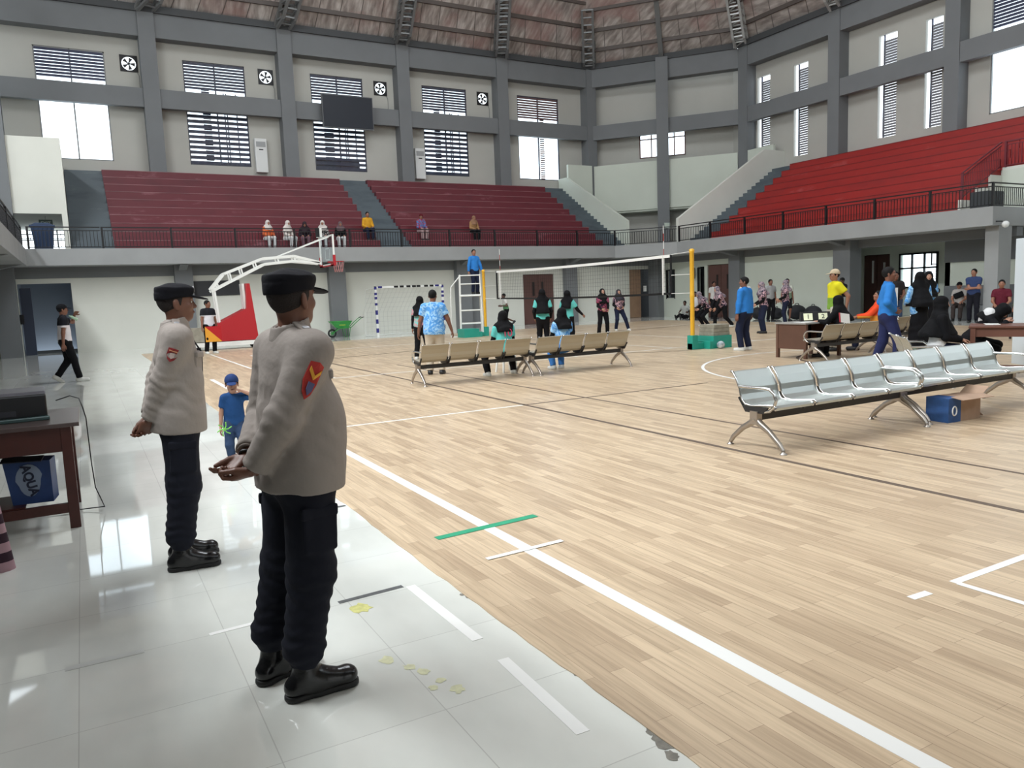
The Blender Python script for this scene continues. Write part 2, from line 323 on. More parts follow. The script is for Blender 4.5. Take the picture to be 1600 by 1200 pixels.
# doors
def door(name, n, along, x0, x1, p, h, m, slots=(), sign=None, handles=False):
    e = tag(empty(name), kind='structure')
    def bx(a0, a1, z0, z1, d0, d1, nm, mm):
        q = MB()
        if along == 'x': q.box(a0, a1, p - d1, p - d0, z0, z1)
        else: q.box(p - d1, p - d0, a0, a1, z0, z1)
        return q.build(nm, mm, e)
    w_ = (x1 - x0) / n
    for i in range(n):
        bx(x0 + i * w_ + .01, x0 + (i + 1) * w_ - .01, 0.01, h - .02, -0.06, 0.0, 'door_leaf', m)
    for (a0, a1, z0, z1) in slots: bx(a0, a1, z0, z1, -0.005, 0.012, 'door_window', mat('dark_glass', (34, 24, 24), .3))
    if handles:
        for (a0, a1, z0, z1) in handles: bx(a0, a1, z0, z1, 0.0, 0.05, 'door_handle', mat('white_plastic', (225, 225, 222), .4))
    if sign: bx(*sign, 0.0, 0.02, 'paper_notice', mat('paper', (230, 230, 226), .8))
    return e
door('door_2', 2, 'x', 19.2, 21.0, GY + .06, 2.48, M['brown'], [(19.75, 19.88, 1.4, 2.1), (20.28, 20.41, 1.4, 2.1)], (20.1, 20.42, 1.27, 1.55))
door('door_3', 1, 'x', 25.8, 26.62, GY + .06, 2.6, M['wood'])
door('door_4', 2, 'y', 27.1, 28.9, GX + .06, 2.6, M['brown'], [(27.5, 27.62, 1.4, 2.1), (28.2, 28.32, 1.4, 2.1)])
door('door_5', 2, 'y', 21.35, 22.65, 31.06, 2.66, M['brown'], [], None, [(21.6, 21.67, 1.9, 2.3), (22.15, 22.22, 1.4, 2.4)])
mb = MB(); mb.box(25.6, 31, GY + .9, GY + 1, 0, 2.9); mb.box(25.6, 31, GY + .2, GY + 1, 2.7, 2.8); mb.box(27.5, 28.1, 33.0, 33.2, 0, 2.8); mb.box(GX + .5, GX + .6, 28.9, 32.2, 0, 2.6); st(mb, 'wall_dark_room', M['dark'])  # near-black box keeps the space behind the openings dark
mb = MB(); mb.box(26.75, 26.95, GY - .02, GY - .005, 1.4, 1.7); st(mb, 'wall_notice', M['linew'])
q = MB(); q.box(18.9, 21.3, GY + .2, GY + .3, 0, 2.8); q.box(GX + .2, GX + .3, 26.9, 29, 0, 2.85); q.box(31.2, 31.3, 21.2, 22.8, 0, 3); q.box(25.7, 27.5, GY + 1, GY + 1.1, 0, 3); q.box(25.7, 25.8, GY + .2, GY + 1, 0, 3); q.box(-3.3, 34, GY + 1.2, GY + 1.3, -.2, .1); st(q, 'leak_blocking_shell', M['dark'])  # dark shells added behind the openings to stop outside light leaking in
# tall narrow windows opening off the right wall, dark
for k, (y0, y1) in enumerate([(29.1, 29.6), (31.3, 32.0)]):
    e = tag(empty('window_%d' % (k + 20)), kind='structure'); q = MB()
    for a in (y0, y1 - .05): q.box(GX - .02, GX + .1, a, a + .05, .95, 2.5)
    q.box(GX - .02, GX + .1, y0, y1, 2.45, 2.5); q.build('window_frame', M['black'], e)
q = MB(); q.obox((GX - .18, 29.68, 2.25), (.16, .12, 0), (-.01, .01, 0), (0, 0, .28)); st(q, 'window_shutter', M['black'])
# gridded window in the recess
e = tag(empty('window_1'), kind='structure'); q = MB()
for i in range(4): q.box(30.92, 31.0, 19.15 + i * 0.55, 19.22 + i * .55, 1.15, 2.62)
for z in (1.15, 1.95, 2.55): q.box(30.92, 31.0, 19.15, 20.85, z, z + .07)
for k in range(6): q.box(30.9, 30.93, 19.15, 19.65, 1.3 + .1 * k, 1.32 + .1 * k)
q.build('window_frame', M['black'], e); q = MB(); q.box(31.05, 31.06, 19.15, 20.85, 1.15, 2.6); q.build('window_pane', M['glass'], e)
q = MB(); q.obox((30.6, 19.1, 2.55), (.35, .1, 0), (0, 0.01, 0), (0, 0, .03)); q.obox((30.6, 19.1, 2.1), (.35, .1, 0), (0, 0.01, 0), (0, 0, .02)); q.obox((30.27, 19.0, 2.3), (.02, .0, 0), (0, 0.02, 0), (0, 0, .25)); q.build('window_sash', M['black'], e)
# ------------------------------------------------------------ balcony ring
ZB, ZT = 3.17, 3.78
inner = [(-1.5, 31.8), (24.0, 31.8), (25.9, 29.3), (25.9, 14.25), (31.4, 14.25)]
q = MB(); q.box(-9, 24.0, 31.8, 39.5, ZB + .02, ZT); st(q, 'balcony_floor_back', M['fascia'])
q = MB(); q.prism([(24.0, 31.8), (25.9, 29.3), (33.9, 29.3), (33.9, 39.5), (24.0, 39.5)], ZB, ZT); st(q, 'balcony_floor_corner', M['fascia'])
q = MB(); q.box(25.9, 33.9, 14.25, 29.3, ZB, ZT - .001); st(q, 'balcony_floor_right', M['fascia'])
q = MB(); q.box(-9, -1.5, 3.8, 31.8, ZB, ZT); st(q, 'balcony_floor_left', M['fascia'])
q = MB(); q.prism([(-9, -4.5), (34, -4.5), (34, 0.6), (1.6, 0.6), (-1.5, 3.8), (-9, 3.8)], ZB, ZT); st(q, 'balcony_floor_front', M['fascia'])
q = MB(); q.box(31.2, 34, 0.6, 14.25, ZB, ZT); st(q, 'balcony_floor_entry', M['fascia'])
# haunches below the slab
for x in (3.6, 9.75, 15.8, 21.9):
    q = MB(); q.extr([(x - .15, 33, ZB), (x - .15, 31.9, ZB), (x - .15, 33, ZB - .3)], (.3, 0, 0)); st(q, 'slab_haunch', M['grey'])
for y in (26.7, 20.7):
    q = MB(); q.extr([(27.4, y - .15, ZB), (26.0, y - .15, ZB), (27.4, y - .15, ZB - .3)], (0, .3, 0)); st(q, 'slab_haunch', M['grey'])
for y in (13, 19, 25, 30.5):
    q = MB(); q.extr([(-3, y - .15, ZB), (-1.6, y - .15, ZB), (-3, y - .15, ZB - .35)], (0, .3, 0)); st(q, 'slab_haunch', M['grey'])
# ------------------------------------------------------------ seating tiers
RISE, RUN, N0 = 0.385, 0.61, 10
def tier_block(name, ax, lo, hi, start, m, n=N0, rise=RISE, run=RUN, sgn=1):
    q = MB(); poly = []; s = start
    for i in range(n):
        poly += [(s + sgn * i * run, ZT + i * rise), (s + sgn * i * run, ZT + (i + 1) * rise)]
    end = start + sgn * (n * run + 1.0)
    poly += [(end, ZT + n * rise), (end, ZT)]
    if ax == 'x': q.extr([(lo, a, z) for a, z in poly], (hi - lo, 0, 0))
    else: q.extr([(a, lo, z) for a, z in poly], (0, hi - lo, 0))
    return st(q, name, m)
T0 = 33.0
tier_block('bleacher_tier', 'x', 1.33, 11.93, T0, M['maroon']); tier_block('bleacher_tier', 'x', 13.37, 24.1, T0, M['maroon'])
for (a, b) in ((-0.1, 1.33), (11.93, 13.37), (24.1, 25.5)):
    tier_block('bleacher_stair', 'x', a, b, T0 - .05, M['stair'], 20, RISE / 2 - .001, RUN / 2)
def nosing(x0, x1, m):
    q = MB()
    for i in range(N0): q.box(x0, x1, T0 + i * RUN - .012, T0 + i * RUN + .03, ZT + (i + 1) * RISE - .02, ZT + (i + 1) * RISE + .004)
    st(q, 'tier_nosing', m)
nm_ = mat('pale_nosing', (150, 104, 108), .5, var=.45, vscale=1.2)  # paler strips along the maroon tread edges so the steps show
nosing(1.33, 11.93, nm_); nosing(13.37, 24.1, nm_)
TX = 27.0
q = MB()
for i in range(N0): q.box(TX + i * RUN - .012, TX + i * RUN + .03, 16.0, 28.1, ZT + (i + 1) * RISE - .02, ZT + (i + 1) * RISE + .004)
st(q, 'tier_nosing', mat('dark_red_nosing', (120, 34, 34), .5, var=.2, vscale=2))  # darker strips along the red tread edges
tier_block('bleacher_tier', 'y', 16.0, 28.1, TX, M['red'])
tier_block('bleacher_stair', 'y', 28.1, 29.5, TX - .05, M['stair'], 20, RISE / 2 - .001, RUN / 2)
q = MB(); pl = []
for i in range(4, 10): pl += [(TX + i * RUN, ZT + i * RISE + (0 if i > 4 else 0)), (TX + i * RUN, ZT + (i + 1) * RISE)]
pl += [(TX + 7, ZT + 10 * RISE), (TX + 7, ZT + 4 * RISE)]
q.extr([(a, 2, z) for a, z in pl], (0, 13.98, 0)); st(q, 'bleacher_tier', M['red'])
# white wall at the end of the red tiers
q = MB(); q.extr([(26.9, 15.9, ZT), (26.9, 15.9, 4.2), (27.9, 15.9, 4.2), (27.9, 15.9, 4.65), (28.7, 15.9, 4.65), (28.7, 15.9, 5.12), (29.5, 15.9, 5.12), (29.5, 15.9, 5.4), (34, 15.9, 5.4), (34, 15.9, ZT)], (0, .09, 0)); q.box(29.4, 34, 2, 15.9, 5.30, 5.4); st(q, 'wall_tier_end', M['white'])
q = MB(); q.box(29.4, 29.5, 2, 15.9, ZT, 5.3); st(q, 'wall_tier_side', M['green'])
# sloping parapets beside the corner stairs
q = MB(); q.extr([(25.5, 32.75, ZT), (25.5, 32.75, 5.15), (25.5, 38.4, 8.2), (25.5, 39.2, 8.2), (25.5, 39.2, ZT)], (.18, 0, 0)); st(q, 'stair_parapet', M['green'])
q = MB(); q.extr([(26.2, 29.5, ZT), (26.2, 29.5, 4.95), (32.2, 29.5, 8.6), (33.7, 29.5, 8.6), (33.7, 29.5, ZT)], (0, .18, 0)); st(q, 'stair_parapet', M['white'])
# enclosed boxes between the corner columns
CH = [(27.9, 38.6), (33.0, 32.4)]
q = MB(); q.box(25.68, 27.4, 38.4, 38.55, 6.2, 8.95); d = Vector((33.0 - 27.7, 32.2 - 38.7, 0)).normalized()
q.add([], [])
q.extr([(27.6, 38.7, 6.2), (33.0, 32.2, 6.2), (33.0, 32.2, 8.95), (27.6, 38.7, 8.95)], (.12, .1, 0)); q.box(33.05, 33.2, 29.68, 32.1, 6.2, 8.95)
q.prism([(25.68, 38.45), (27.65, 38.75), (33.1, 32.25), (33.1, 29.7), (34.2, 29.7), (34.2, 39.5), (25.68, 39.5)], 6.1, 6.2); st(q, 'wall_corner_box', M['green'])
# left corner box with opening below
q = MB(); q.box(-1.8, -0.3, 32.8, 33.0, 5.25, 7.8); q.box(-4, -.3, 32.8, 39.3, 5.1, 5.25); q.box(-4, -1.8, 32.8, 33.0, 5.25, 12.0); st(q, 'wall_corner_left', M['white'])
q = MB(); q.box(-0.3, -0.12, 32.8, 39.3, ZT, 7.8); st(q, 'wall_corner_side', M['white'])
q = MB(); q.box(-2.4, -1.8, 32.6, 33.2, ZT, 14.5); st(q, 'upper_column', M['grey'])
# ------------------------------------------------------------ upper walls with openings
YU, XU, ZR = 39.3, 33.7, 14.6
WB = [(-0.8, 1.9), (5.1, 7.85), (11.0, 13.7), (17.0, 19.65), (22.9, 25.7)]
def wall_with_holes(name, ax, p, t, lo, hi, z0, z1, holes, m):
    q = MB(); holes = sorted(holes); a = lo
    def bx(a0, a1, b0, b1):
        if a1 - a0 < 1e-4 or b1 - b0 < 1e-4: return
        if ax == 'x': q.box(a0, a1, p, p + t, b0, b1)
        else: q.box(p, p + t, a0, a1, b0, b1)
    for (h0, h1, k0, k1) in holes:
        bx(a, h0, z0, z1); bx(h0, h1, z0, k0); bx(h0, h1, k1, z1); a = h1
    bx(a, hi, z0, z1); return st(q, name, m)
FAN = [2.86, 8.83, 14.66, 20.67]
wall_with_holes('wall_landing', 'x', YU, .2, -9, -.1, ZT, 5.3, [(-2.6, -.35, 3.85, 5.1)], M['white'])
q = MB()
for z in (4.25, 4.65, 4.72, 4.9): q.bar((-2.6, YU, z), (-.3, YU, z), .03, .04)
for x in (-2.5, -1.5, -.6): q.bar((x, YU, 3.85), (x, YU, 5.1), .04, .04)
st(q, 'landing_grille', M['steel'])
q = MB(); q.box(-.1, 28.3, YU, YU + .2, ZT, 5.3); st(q, 'wall_landing', M['white'])
wall_with_holes('wall_upper_back', 'x', YU, .2, -9, 28.3, 5.3, ZR, [(a, b, 8.15, 12.85) for a, b in WB] + [(x - .33, x + .33, 12.12, 12.78) for x in FAN], M['upper'])
SL = [(30.5, 31.4), (28.0, 28.9), (25.6, 26.3), (23.05, 24.0), (20.9, 21.7)]
wall_with_holes('wall_upper_right', 'y', XU, .2, 0, 33.2, ZT, ZR, [(a, b, 8.2 if a < 30 else 9.1, 12.85) for a, b in SL] + [(16.1, 18.85, 8.2, 12.85), (7, 9.7, 8.2, 12.85)], M['upper'])
# far corner wall (cut across the corner) with one small window
c0 = Vector((28.2, 39.4, 0)); c1 = Vector((33.8, 33.1, 0)); cd = (c1 - c0).normalized(); cn = Vector((cd.y, -cd.x, 0)); cn = -cn if cn.dot(Vector((-1, -1, 0))) < 0 else cn
CL = (c1 - c0).length
def cwall(q, s0, s1, z0, z1, t=.2, off=0):
    a = c0 + cd * s0 + cn * off; b = c0 + cd * s1 + cn * off
    q.extr([(a.x, a.y, z0), (b.x, b.y, z0), (b.x, b.y, z1), (a.x, a.y, z1)], -cn * t)
q = MB(); s0, s1 = CL * .5 - 1.35, CL * .5 + 1.35
for (a, b, z0, z1) in [(0, s0, ZT, ZR), (s0, s1, ZT, 9.3), (s0, s1, 11.0, ZR), (s1, CL, ZT, ZR)]: cwall(q, a, b, z0, z1)
st(q, 'wall_corner', M['upper'])
e = tag(empty('window_8'), kind='structure'); q = MB()
for t in (0, .68, 1.35, 2.02, 2.65): cwall(q, s0 + t, s0 + t + .06, 9.3, 11.0, .1, .03)
for z in (9.3, 10.35, 10.94): cwall(q, s0, s1, z, z + .06, .1, .03)
q.build('window_frame', mat('reddish_frame', (96, 62, 60), .5), e); q = MB(); cwall(q, s0, s1, 9.3, 11, .01, -.1); q.build('window_pane', M['glass'], e)
for k, fx in enumerate(FAN):
    e = empty('exhaust_fan', (fx, YU - .02, 12.45)); tag(e, ['black square wall fan beside the leftmost big window', 'black square wall fan beside the second big window', 'black square wall fan up to the right of the hanging screen', 'black square wall fan beside the fourth big window from the left'][k], 'fan', 'exhaust fans high on the back wall')
    q = MB()
    for i in range(24):
        a0, a1 = 2 * math.pi * i / 24, 2 * math.pi * (i + 1) / 24
        def sqp(a):
            c, s_ = math.cos(a), math.sin(a); f = .36 / max(abs(c), abs(s_)); return (c * f, s_ * f)
        p0, p1 = sqp(a0), sqp(a1); r0, r1 = (.29 * math.cos(a0), .29 * math.sin(a0)), (.29 * math.cos(a1), .29 * math.sin(a1))
        q.extr([(p0[0], 0, p0[1]), (p1[0], 0, p1[1]), (r1[0], 0, r1[1]), (r0[0], 0, r0[1])], (0, .06, 0))
    q.build('fan_frame', M['black'], e); q = MB(); q.lathe((0, 0, 0), [(.06, 0), (.06, .08)], 12, 'y'); q.build('fan_hub', M['black'], e)
    for b in range(5):
        a = 2 * math.pi * (b + .2 * k) / 5; q = MB(); pts = []
        for (r_, da) in ((.05, -.35), (.27, -.42), (.27, .22), (.05, .35)): pts.append((r_ * math.cos(a + da), .03, r_ * math.sin(a + da)))
        q.extr(pts, (0, .02, 0)); q.build('fan_blade', M['black'], e)
    q = MB(); q.tube([(.3, -.02, -.35), (.38, -.01, -.5), (.38, -.01, -1.15)], .012, 6); q.build('cable', M['steel'], e)
# unseen sides that close the hall
wall_with_holes('wall_upper_left', 'y', -9.2, .2, -4.5, 39, ZT, ZR, [(a, a + 2.7, 8.15, 12.85) for a in (2, 8, 14, 20, 26, 32)], M['upper'])
wall_with_holes('wall_upper_front', 'x', -4.7, .2, -9, 34, ZT, ZR, [(a, a + 2.7, 8.15, 12.85) for a in (-1, 5, 11, 17, 23, 29)], M['upper'])
# window frames, louvres, panes
def big_window(n, ax, a, b, p, z0, z1, style):
    e = tag(empty('window_%d' % n), kind='structure'); q = MB(); s = 1
    def bx(q, a0, a1, b0, b1, d0, d1):
        if ax == 'x': q.box(a0, a1, p + d0, p + d1, b0, b1)
        else: q.box(p + d0, p + d1, a0, a1, b0, b1)
    for (c, d) in ((a, a + .05), (b - .05, b), ((a + b) / 2 - .03, (a + b) / 2 + .03)): bx(q, c, d, z0, z1, .03, .12)
    bx(q, a, b, z0, z0 + .05, .03, .12); bx(q, a, b, z1 - .05, z1, .03, .12)
    q.build('window_frame', M['steel'] if style in ('clear',) else mat('dark_frame', (56, 58, 72), .5), e)
    q = MB()
    zt = z1 - .05
    k = 0
    while zt > z1 - 1.15:
        bx(q, a + .05, b - .05, zt - .105, zt - .01, .02, .1); zt -= .135
    if style == 'louvre':
        zz = z0 + .05
        while zz < z1 - 1.45:
            bx(q, a + .05, b - .05, zz, zz + .14, .02, .14); zz += .235
        rr = random.Random(n)
        zz = z0 + .05
        for (f0, f1) in ((.22 + .05 * (n % 2), .4),):
            while zz < z1 - 1.2: bx(q, a + f0 * (b - a), a + f1 * (b - a), zz, zz + .065, .15, .2); zz += .1
        for f in (.62, .66, .82): bx(q, a + f * (b - a), a + f * (b - a) + .05, z0, z1 - 1.3, .15, .2)
        if n == 4: bx(q, a + .05, b - .35, z0 + .05, z0 + .62, .14, .2)
    if style == 'part':
        zz = z0 + .05
        while zz < z1 - 1.2: bx(q, a + .55 * (b - a), a + .65 * (b - a), zz, zz + .06, .1, .16); zz += .12
    q.build('louvre_blades', M['louvre'] if style != 'part' else mat('brown_slat', (96, 72, 72), .5), e)
    q = MB(); bx(q, a + .03, b - .03, z0, z1, .135 if style != 'louvre' else .01, .14 if style != 'louvre' else .015); q.build('window_pane', M['glass'], e)
for i, ((a, b), s) in enumerate(zip(WB, ('clear', 'louvre', 'louvre', 'louvre', 'part'))): big_window(i + 2, 'x', a, b, YU, 8.15, 12.85, s)
big_window(7, 'y', 16.1, 18.85, XU, 8.2, 12.85, 'clear')
for i, (a, b) in enumerate(SL):
    # deep slot windows: the lit reveal at the far side, louvres set back
    e = tag(empty('window_%d' % (9 + i)), kind='structure'); q = MB(); z0 = 8.2 if a < 30 else 9.1; zt = 12.6
    while zt > z0: q.box(XU + .12, XU + .2, a, b - .22, zt - .1, zt - .012); zt -= .118
    q.build('louvre_blades', mat('slot_louvre', (128, 128, 134), .5), e)
    q = MB(); q.box(XU + .1, XU + .2, a, a + .04, z0, 12.85); q.box(XU + .1, XU + .2, b - .24, b - .2, z0, 12.85); q.build('window_frame', M['louvre'], e)
# ------------------------------------------------------------ upper columns and beams
cols = [(3.3, 38.6), (9.33, 38.6), (15.38, 38.6), (21.27, 38.6)]
for (x, y) in cols: q = MB(); q.box(x, x + .68, y, YU, ZT, ZR); st(q, 'upper_column', M['grey'])
q = MB(); q.box(27.3, 27.95, 38.6, 39.4, ZT, ZR); st(q, 'upper_column', M['grey'])
q = MB(); q.obox((30.35, 35.45, (ZT + ZR) / 2), (.26, -.22, 0), (.3, .35, 0), (0, 0, (ZR - ZT) / 2)); st(q, 'upper_column', M['grey'])
for y in (31.5, 25.6, 19.75): q = MB(); q.box(33.0, XU, y, y + .65, ZT, ZR); st(q, 'upper_column', M['grey'])
def ring(nm, z0, z1, t, m, inset=0.0):
    q = MB(); q.box(-9, 27.6, 38.7 - inset, 38.7 - inset + t, z0, z1); st(q, nm, m)
    q = MB(); a = Vector((27.6, 38.7 - inset, 0)); b = Vector((33.05 - inset, 32.15, 0)); o = Vector((.7, .6, 0)).normalized() * t
    q.extr([(a.x, a.y, z0), (b.x, b.y, z0), (b.x, b.y, z1), (a.x, a.y, z1)], o); st(q, nm, m)
    q = MB(); q.box(33.05 - inset, 33.05 - inset + t, 0, 32.15, z0, z1); st(q, nm, m)
ring('middle_beam', 10.48, 11.3, .3, M['grey']); ring('top_beam', 13.52, 14.55, .62, M['grey'], .0)
ring('eaves_gutter', 14.55, 14.85, .35, mat('dark_eaves', (66, 68, 70), .7), .12)
# ------------------------------------------------------------ roof
CX, CY, AP = 12.35, 17.5, 21.3
def octo(ap, z):
    # corners on the same eight-sided plan as the hall, shrinking towards the added roof opening
    f = ap / AP; P0 = [(27.6, 38.9), (33.3, 32.1), (33.3, 2.9), (27.6, -3.9), (-2.9, -3.9), (-8.6, 2.9), (-8.6, 32.1), (-2.9, 38.9)]
    return [(CX + (x - CX) * f, CY + (y - CY) * f, z) for x, y in P0]
lev = []; n_l = 12; zc = 14.85
for i in range(n_l + 1):
    t = i / n_l; ap = AP * (1 - t * 0.72); lev.append(octo(ap, zc + (AP - ap) * (0.80 - 0.18 * t)))
for k in range(8):
    q = MB()
    for i in range(n_l):
        a, b = lev[i][k], lev[i][(k + 1) % 8]; c, d_ = lev[i + 1][(k + 1) % 8], lev[i + 1][k]
        q.add([a, b, c, d_], [(0, 1, 2, 3)])
    o = st(q, 'roof_panel', M['roof'])
# purlins and sheet joints
pm = mat('brown_purlin', (84, 76, 72), .6)
def on_roof(k, u, s):
    """point at fraction u along the eave of side k, s metres up the slope"""
    a0, b0 = Vector(lev[0][k]), Vector(lev[0][(k + 1) % 8]); a1, b1 = Vector(lev[1][k]), Vector(lev[1][(k + 1) % 8])
    m0 = (a0 + b0) / 2; m1 = (a1 + b1) / 2; L = (m1 - m0).length; f = s / L
    return (a0 + (a1 - a0) * f) * (1 - u) + (b0 + (b1 - b0) * f) * u
for k in (7, 0, 1):
    for s in (1.12, 2.45, 3.8):
        q = MB(); q.bar(on_roof(k, 0, s) + Vector((0, 0, -.08)), on_roof(k, 1, s) + Vector((0, 0, -.08)), .1, .2); st(q, 'roof_purlin', pm)
    q = MB(); nj = 28 if k == 7 else (8 if k == 0 else 26)
    for i in range(1, nj): q.bar(on_roof(k, i / nj, 0.05) + Vector((0, 0, -.01)), on_roof(k, i / nj, 4.2) + Vector((0, 0, -.01)), .03, .03)
    st(q, 'roof_joint', mat('sheet_joint', (120, 114, 110), .5))
# lattice ribs of the dome, one at each column
def rib(x, y, ww, m, steep=0.85, n=9, flat=False):
    base = Vector((x, y, 14.55)); dv = Vector((CX - x, CY - y, 0)).normalized(); sd = Vector((-dv.y, dv.x, 0))
    e = tag(empty('roof_truss', (0, 0, 0)), kind='structure'); q = MB()
    def P(t, side, dep): return base + dv * (t * .79 + dep * .62 - .1) + Vector((0, 0, t * .615 - dep * .5 + .05)) + sd * side
    ch = [(-ww, 0), (ww, 0), (-ww * .8, .6), (ww * .8, .6)] if not flat else [(0, 0)]
    for (s_, d_) in ch:
        if d_ == 0: q.bar(P(0, s_, 0), P(n * .45, s_, 0), .13 if not flat else .26, .13 if not flat else .26)
        else: q.bar(P(0, s_, .05), P(.8, s_, d_), .12, .12); q.bar(P(.8, s_, d_), P(n * .45, s_, d_), .12, .12)
    q.build('truss_chord', m, e); q = MB()
    if not flat:
        for i in range(n):
            t0, t1 = i * .45, (i + 1) * .45
            q.bar(P(t0, -ww, 0), P(t1, ww, 0), .07, .07); q.bar(P(t1, -ww, 0), P(t1, ww, 0), .07, .07)
            d1 = min(.6, .05 + .69 * t1)
            q.bar(P(t0, -ww, 0), P(t1, -ww * .8, d1), .065, .065); q.bar(P(t0, ww, 0), P(t1, ww * .8, d1), .065, .065); q.bar(P(t1, -ww * .8, d1), P(t1, ww * .8, d1), .065, .065)
        q.build('truss_web', m, e)
for (x, y) in cols + [(27.3, 38.7)]: rib(x + .34, y + .1, .36, M['steel'])
rib(30.3, 35.4, .1, M['steel'], flat=True); rib(33.0, 31.9, .36, M['paleSteel']); rib(33.1, 25.9, .3, M['paleSteel']); rib(33.1, 20.1, .3, M['paleSteel'])
# ------------------------------------------------------------ railings
def railing(a, b, m, label, group, bars=True, zt=.76, z=ZT):
    a, b = Vector(a), Vector(b); d = (b - a); L = d.length; d.normalize(); up = Vector((0, 0, 1)); e = empty('railing', (a + b) / 2); e.location.z = min(a.z, b.z)
    o = e.location; tag(e, label, 'railing', group); A, B = a - o, b - o; A, B = A + d * .012, B - d * .012
    q = MB(); q.bar(A + up * zt, B + up * zt, .05, .04); q.build('top_rail', m, e)
    q = MB(); q.bar(A + up * (zt - .12), B + up * (zt - .12), .03, .03); q.bar(A + up * .06, B + up * .06, .03, .03); q.build('cross_rail', m, e)
    q = MB(); n = int(L / .115)
    for i in range(1, n): c = A + d * (L * i / n); q.bar(c + up * .06, c + up * (zt - .12), .018, .018)
    q.build('balusters', m, e)
    q = MB(); q.bar(A + d * .04, A + d * .04 + up * zt, .07, .07); q.build('post', m, e)
    return e
G = 'railing panels round the balcony'
xs = np.linspace(-1.45, 24.0, 12)
for i in range(11): railing((xs[i], 31.9, ZT), (xs[i + 1], 31.9, ZT), M['black'], 'black railing panel along the balcony edge before the maroon tiers', G + ' at the back')
railing((24.0, 31.9, ZT), (25.95, 29.35, ZT), M['black'], 'short black railing panel across the balcony corner below the white corner boxes', G)
ys = np.linspace(29.3, 14.35, 8)
for i in range(7): railing((26.0, ys[i], ZT), (26.0, ys[i + 1], ZT), M['black'], 'black railing panel along the balcony edge before the red tiers', G + ' at the right')
for (a, b) in ((26.0, 28.0), (28.0, 30.0)): railing((a, 14.35, ZT), (b, 14.35, ZT), M['black'], 'black railing panel turning away from the court at the far right', G + ' at the far right')
for i in range(9): railing((-1.6, 31.9 - 3 * i, ZT), (-1.6, 28.9 - 3 * i, ZT), M['black'], 'black railing panel along the left balcony edge seen end on', G + ' on the left')
mr = M['maroon2']; tag(railing((27.0, 15.95, 4.2), (29.4, 15.95, 5.4), mr, 'maroon railing sloping up the end of the red tiers', None, zt=.9), group=None)
railing((29.4, 15.85, 5.4), (29.4, 12.6, 5.4), mr, 'level maroon railing at the top right above the white entry wall', None, zt=.9)
# ------------------------------------------------------------ things
M['chrome'] = mat('polished_steel', (200, 200, 198), 0.22, 1.0); M['seatsteel'] = mat('perforated_steel_seat', (196, 202, 199), 0.34, 0.75, bump=0.12, bscale=260)
M['seatback'] = mat('dull_steel_back', (176, 168, 150), 0.5, 0.55, bump=0.12, bscale=260); M['beam'] = mat('black_beam', (38, 38, 40), 0.4)
M['legmetal'] = mat('cast_aluminium_leg', (168, 160, 152), 0.3, 0.8)
def waiting_bench(label, loc, rz, seatmat, n=4, group='steel waiting benches on the court', hexa=None):
    """row of n bent steel seats on a black beam; local +Y is the way a sitter faces"""
    e = tag(empty('waiting_bench', loc, rz), label, 'bench', group); P = .565; W = n * P
    q = MB(); q.box(-W / 2 + .02, W / 2 - .02, -.035, .035, .29, .36); q.build('beam', M['beam'], e, .004)
    prof = [(.24, .405), (.25, .43), (.225, .448), (-.06, .42), (-.13, .43), (-.17, .465), (-.195, .52), (-.205, .575), (-.245, .66), (-.295, .735), (-.312, .742), (-.32, .73)]
    for i in range(n):
        x0 = -W / 2 + i * P + .025; x1 = x0 + P - .05; s = empty('seat', (0, 0, 0)); bpy.data.objects.remove(s)
        q = MB(); V = []; T = .012
        k = len(prof)
        for (y, z) in prof: V.append((x0, y, z)); V.append((x1, y, z))
        for j, (y, z) in enumerate(prof):
            a = Vector((prof[min(j + 1, k - 1)][0] - prof[max(j - 1, 0)][0], prof[min(j + 1, k - 1)][1] - prof[max(j - 1, 0)][1], 0)).normalized(); nx, nz = -a.y, a.x
            V.append((x0, y + nx * T, z + nz * T)); V.append((x1, y + nx * T, z + nz * T))
        F = []
        for j in range(k - 1):
            a = 2 * j; b = 2 * k + 2 * j
            F += [(a, a + 1, a + 3, a + 2), (b, b + 2, b + 3, b + 1), (a, a + 2, b + 2, b), (a + 1, b + 1, b + 3, a + 3)]
        F += [(0, 2 * k, 2 * k + 1, 1), (2 * k - 2, 2 * k - 1, 4 * k - 1, 4 * k - 2)]
        q.add(V, F, False); so = q.build('seat', seatmat, e)
        for x in (x0, x1):
            q = MB(); q.tube([(x, y, z + .004) for y, z in prof], .011, 8); q.build('rolled_edge', M['chrome'], so)
            q = MB(); q.extr([(x - .012, .1, .36), (x - .012, .16, .425), (x - .012, -.15, .42), (x - .012, -.2, .5), (x - .012, -.215, .49), (x - .012, -.12, .36)], (.024, 0, 0)); q.build('seat_bracket', M['beam'], so)
    for sx in (-1, 1):
        x = sx * (W / 2 - .03)
        q = MB(); q.tube([(x, .33, .035), (x, .29, .09), (x, .16, .2), (x, .06, .255), (x, 0, .3)], [.02, .024, .028, .034, .04], 10)
        q.tube([(x, -.33, .035), (x, -.29, .09), (x, -.16, .2), (x, -.06, .255), (x, 0, .3)], [.02, .024, .028, .034, .04], 10); q.box(x - .035, x + .035, -.045, .045, .25, .38)
        for y in (-.335, .335): q.lathe((x, y, 0), [(.035, 0), (.035, .012), (.016, .02), (.016, .04)], 12)
        q.build('leg', M['legmetal'], e)
        q = MB()
        q.tube([(x, 0, .37), (x, .08, .375), (x, .17, .395), (x, .225, .44), (x, .245, .5), (x, .225, .56), (x, .17, .6), (x, .08, .605), (x, -.1, .6), (x, -.215, .6)], .016, 10); q.build('armrest', M['chrome'], e)
    return e
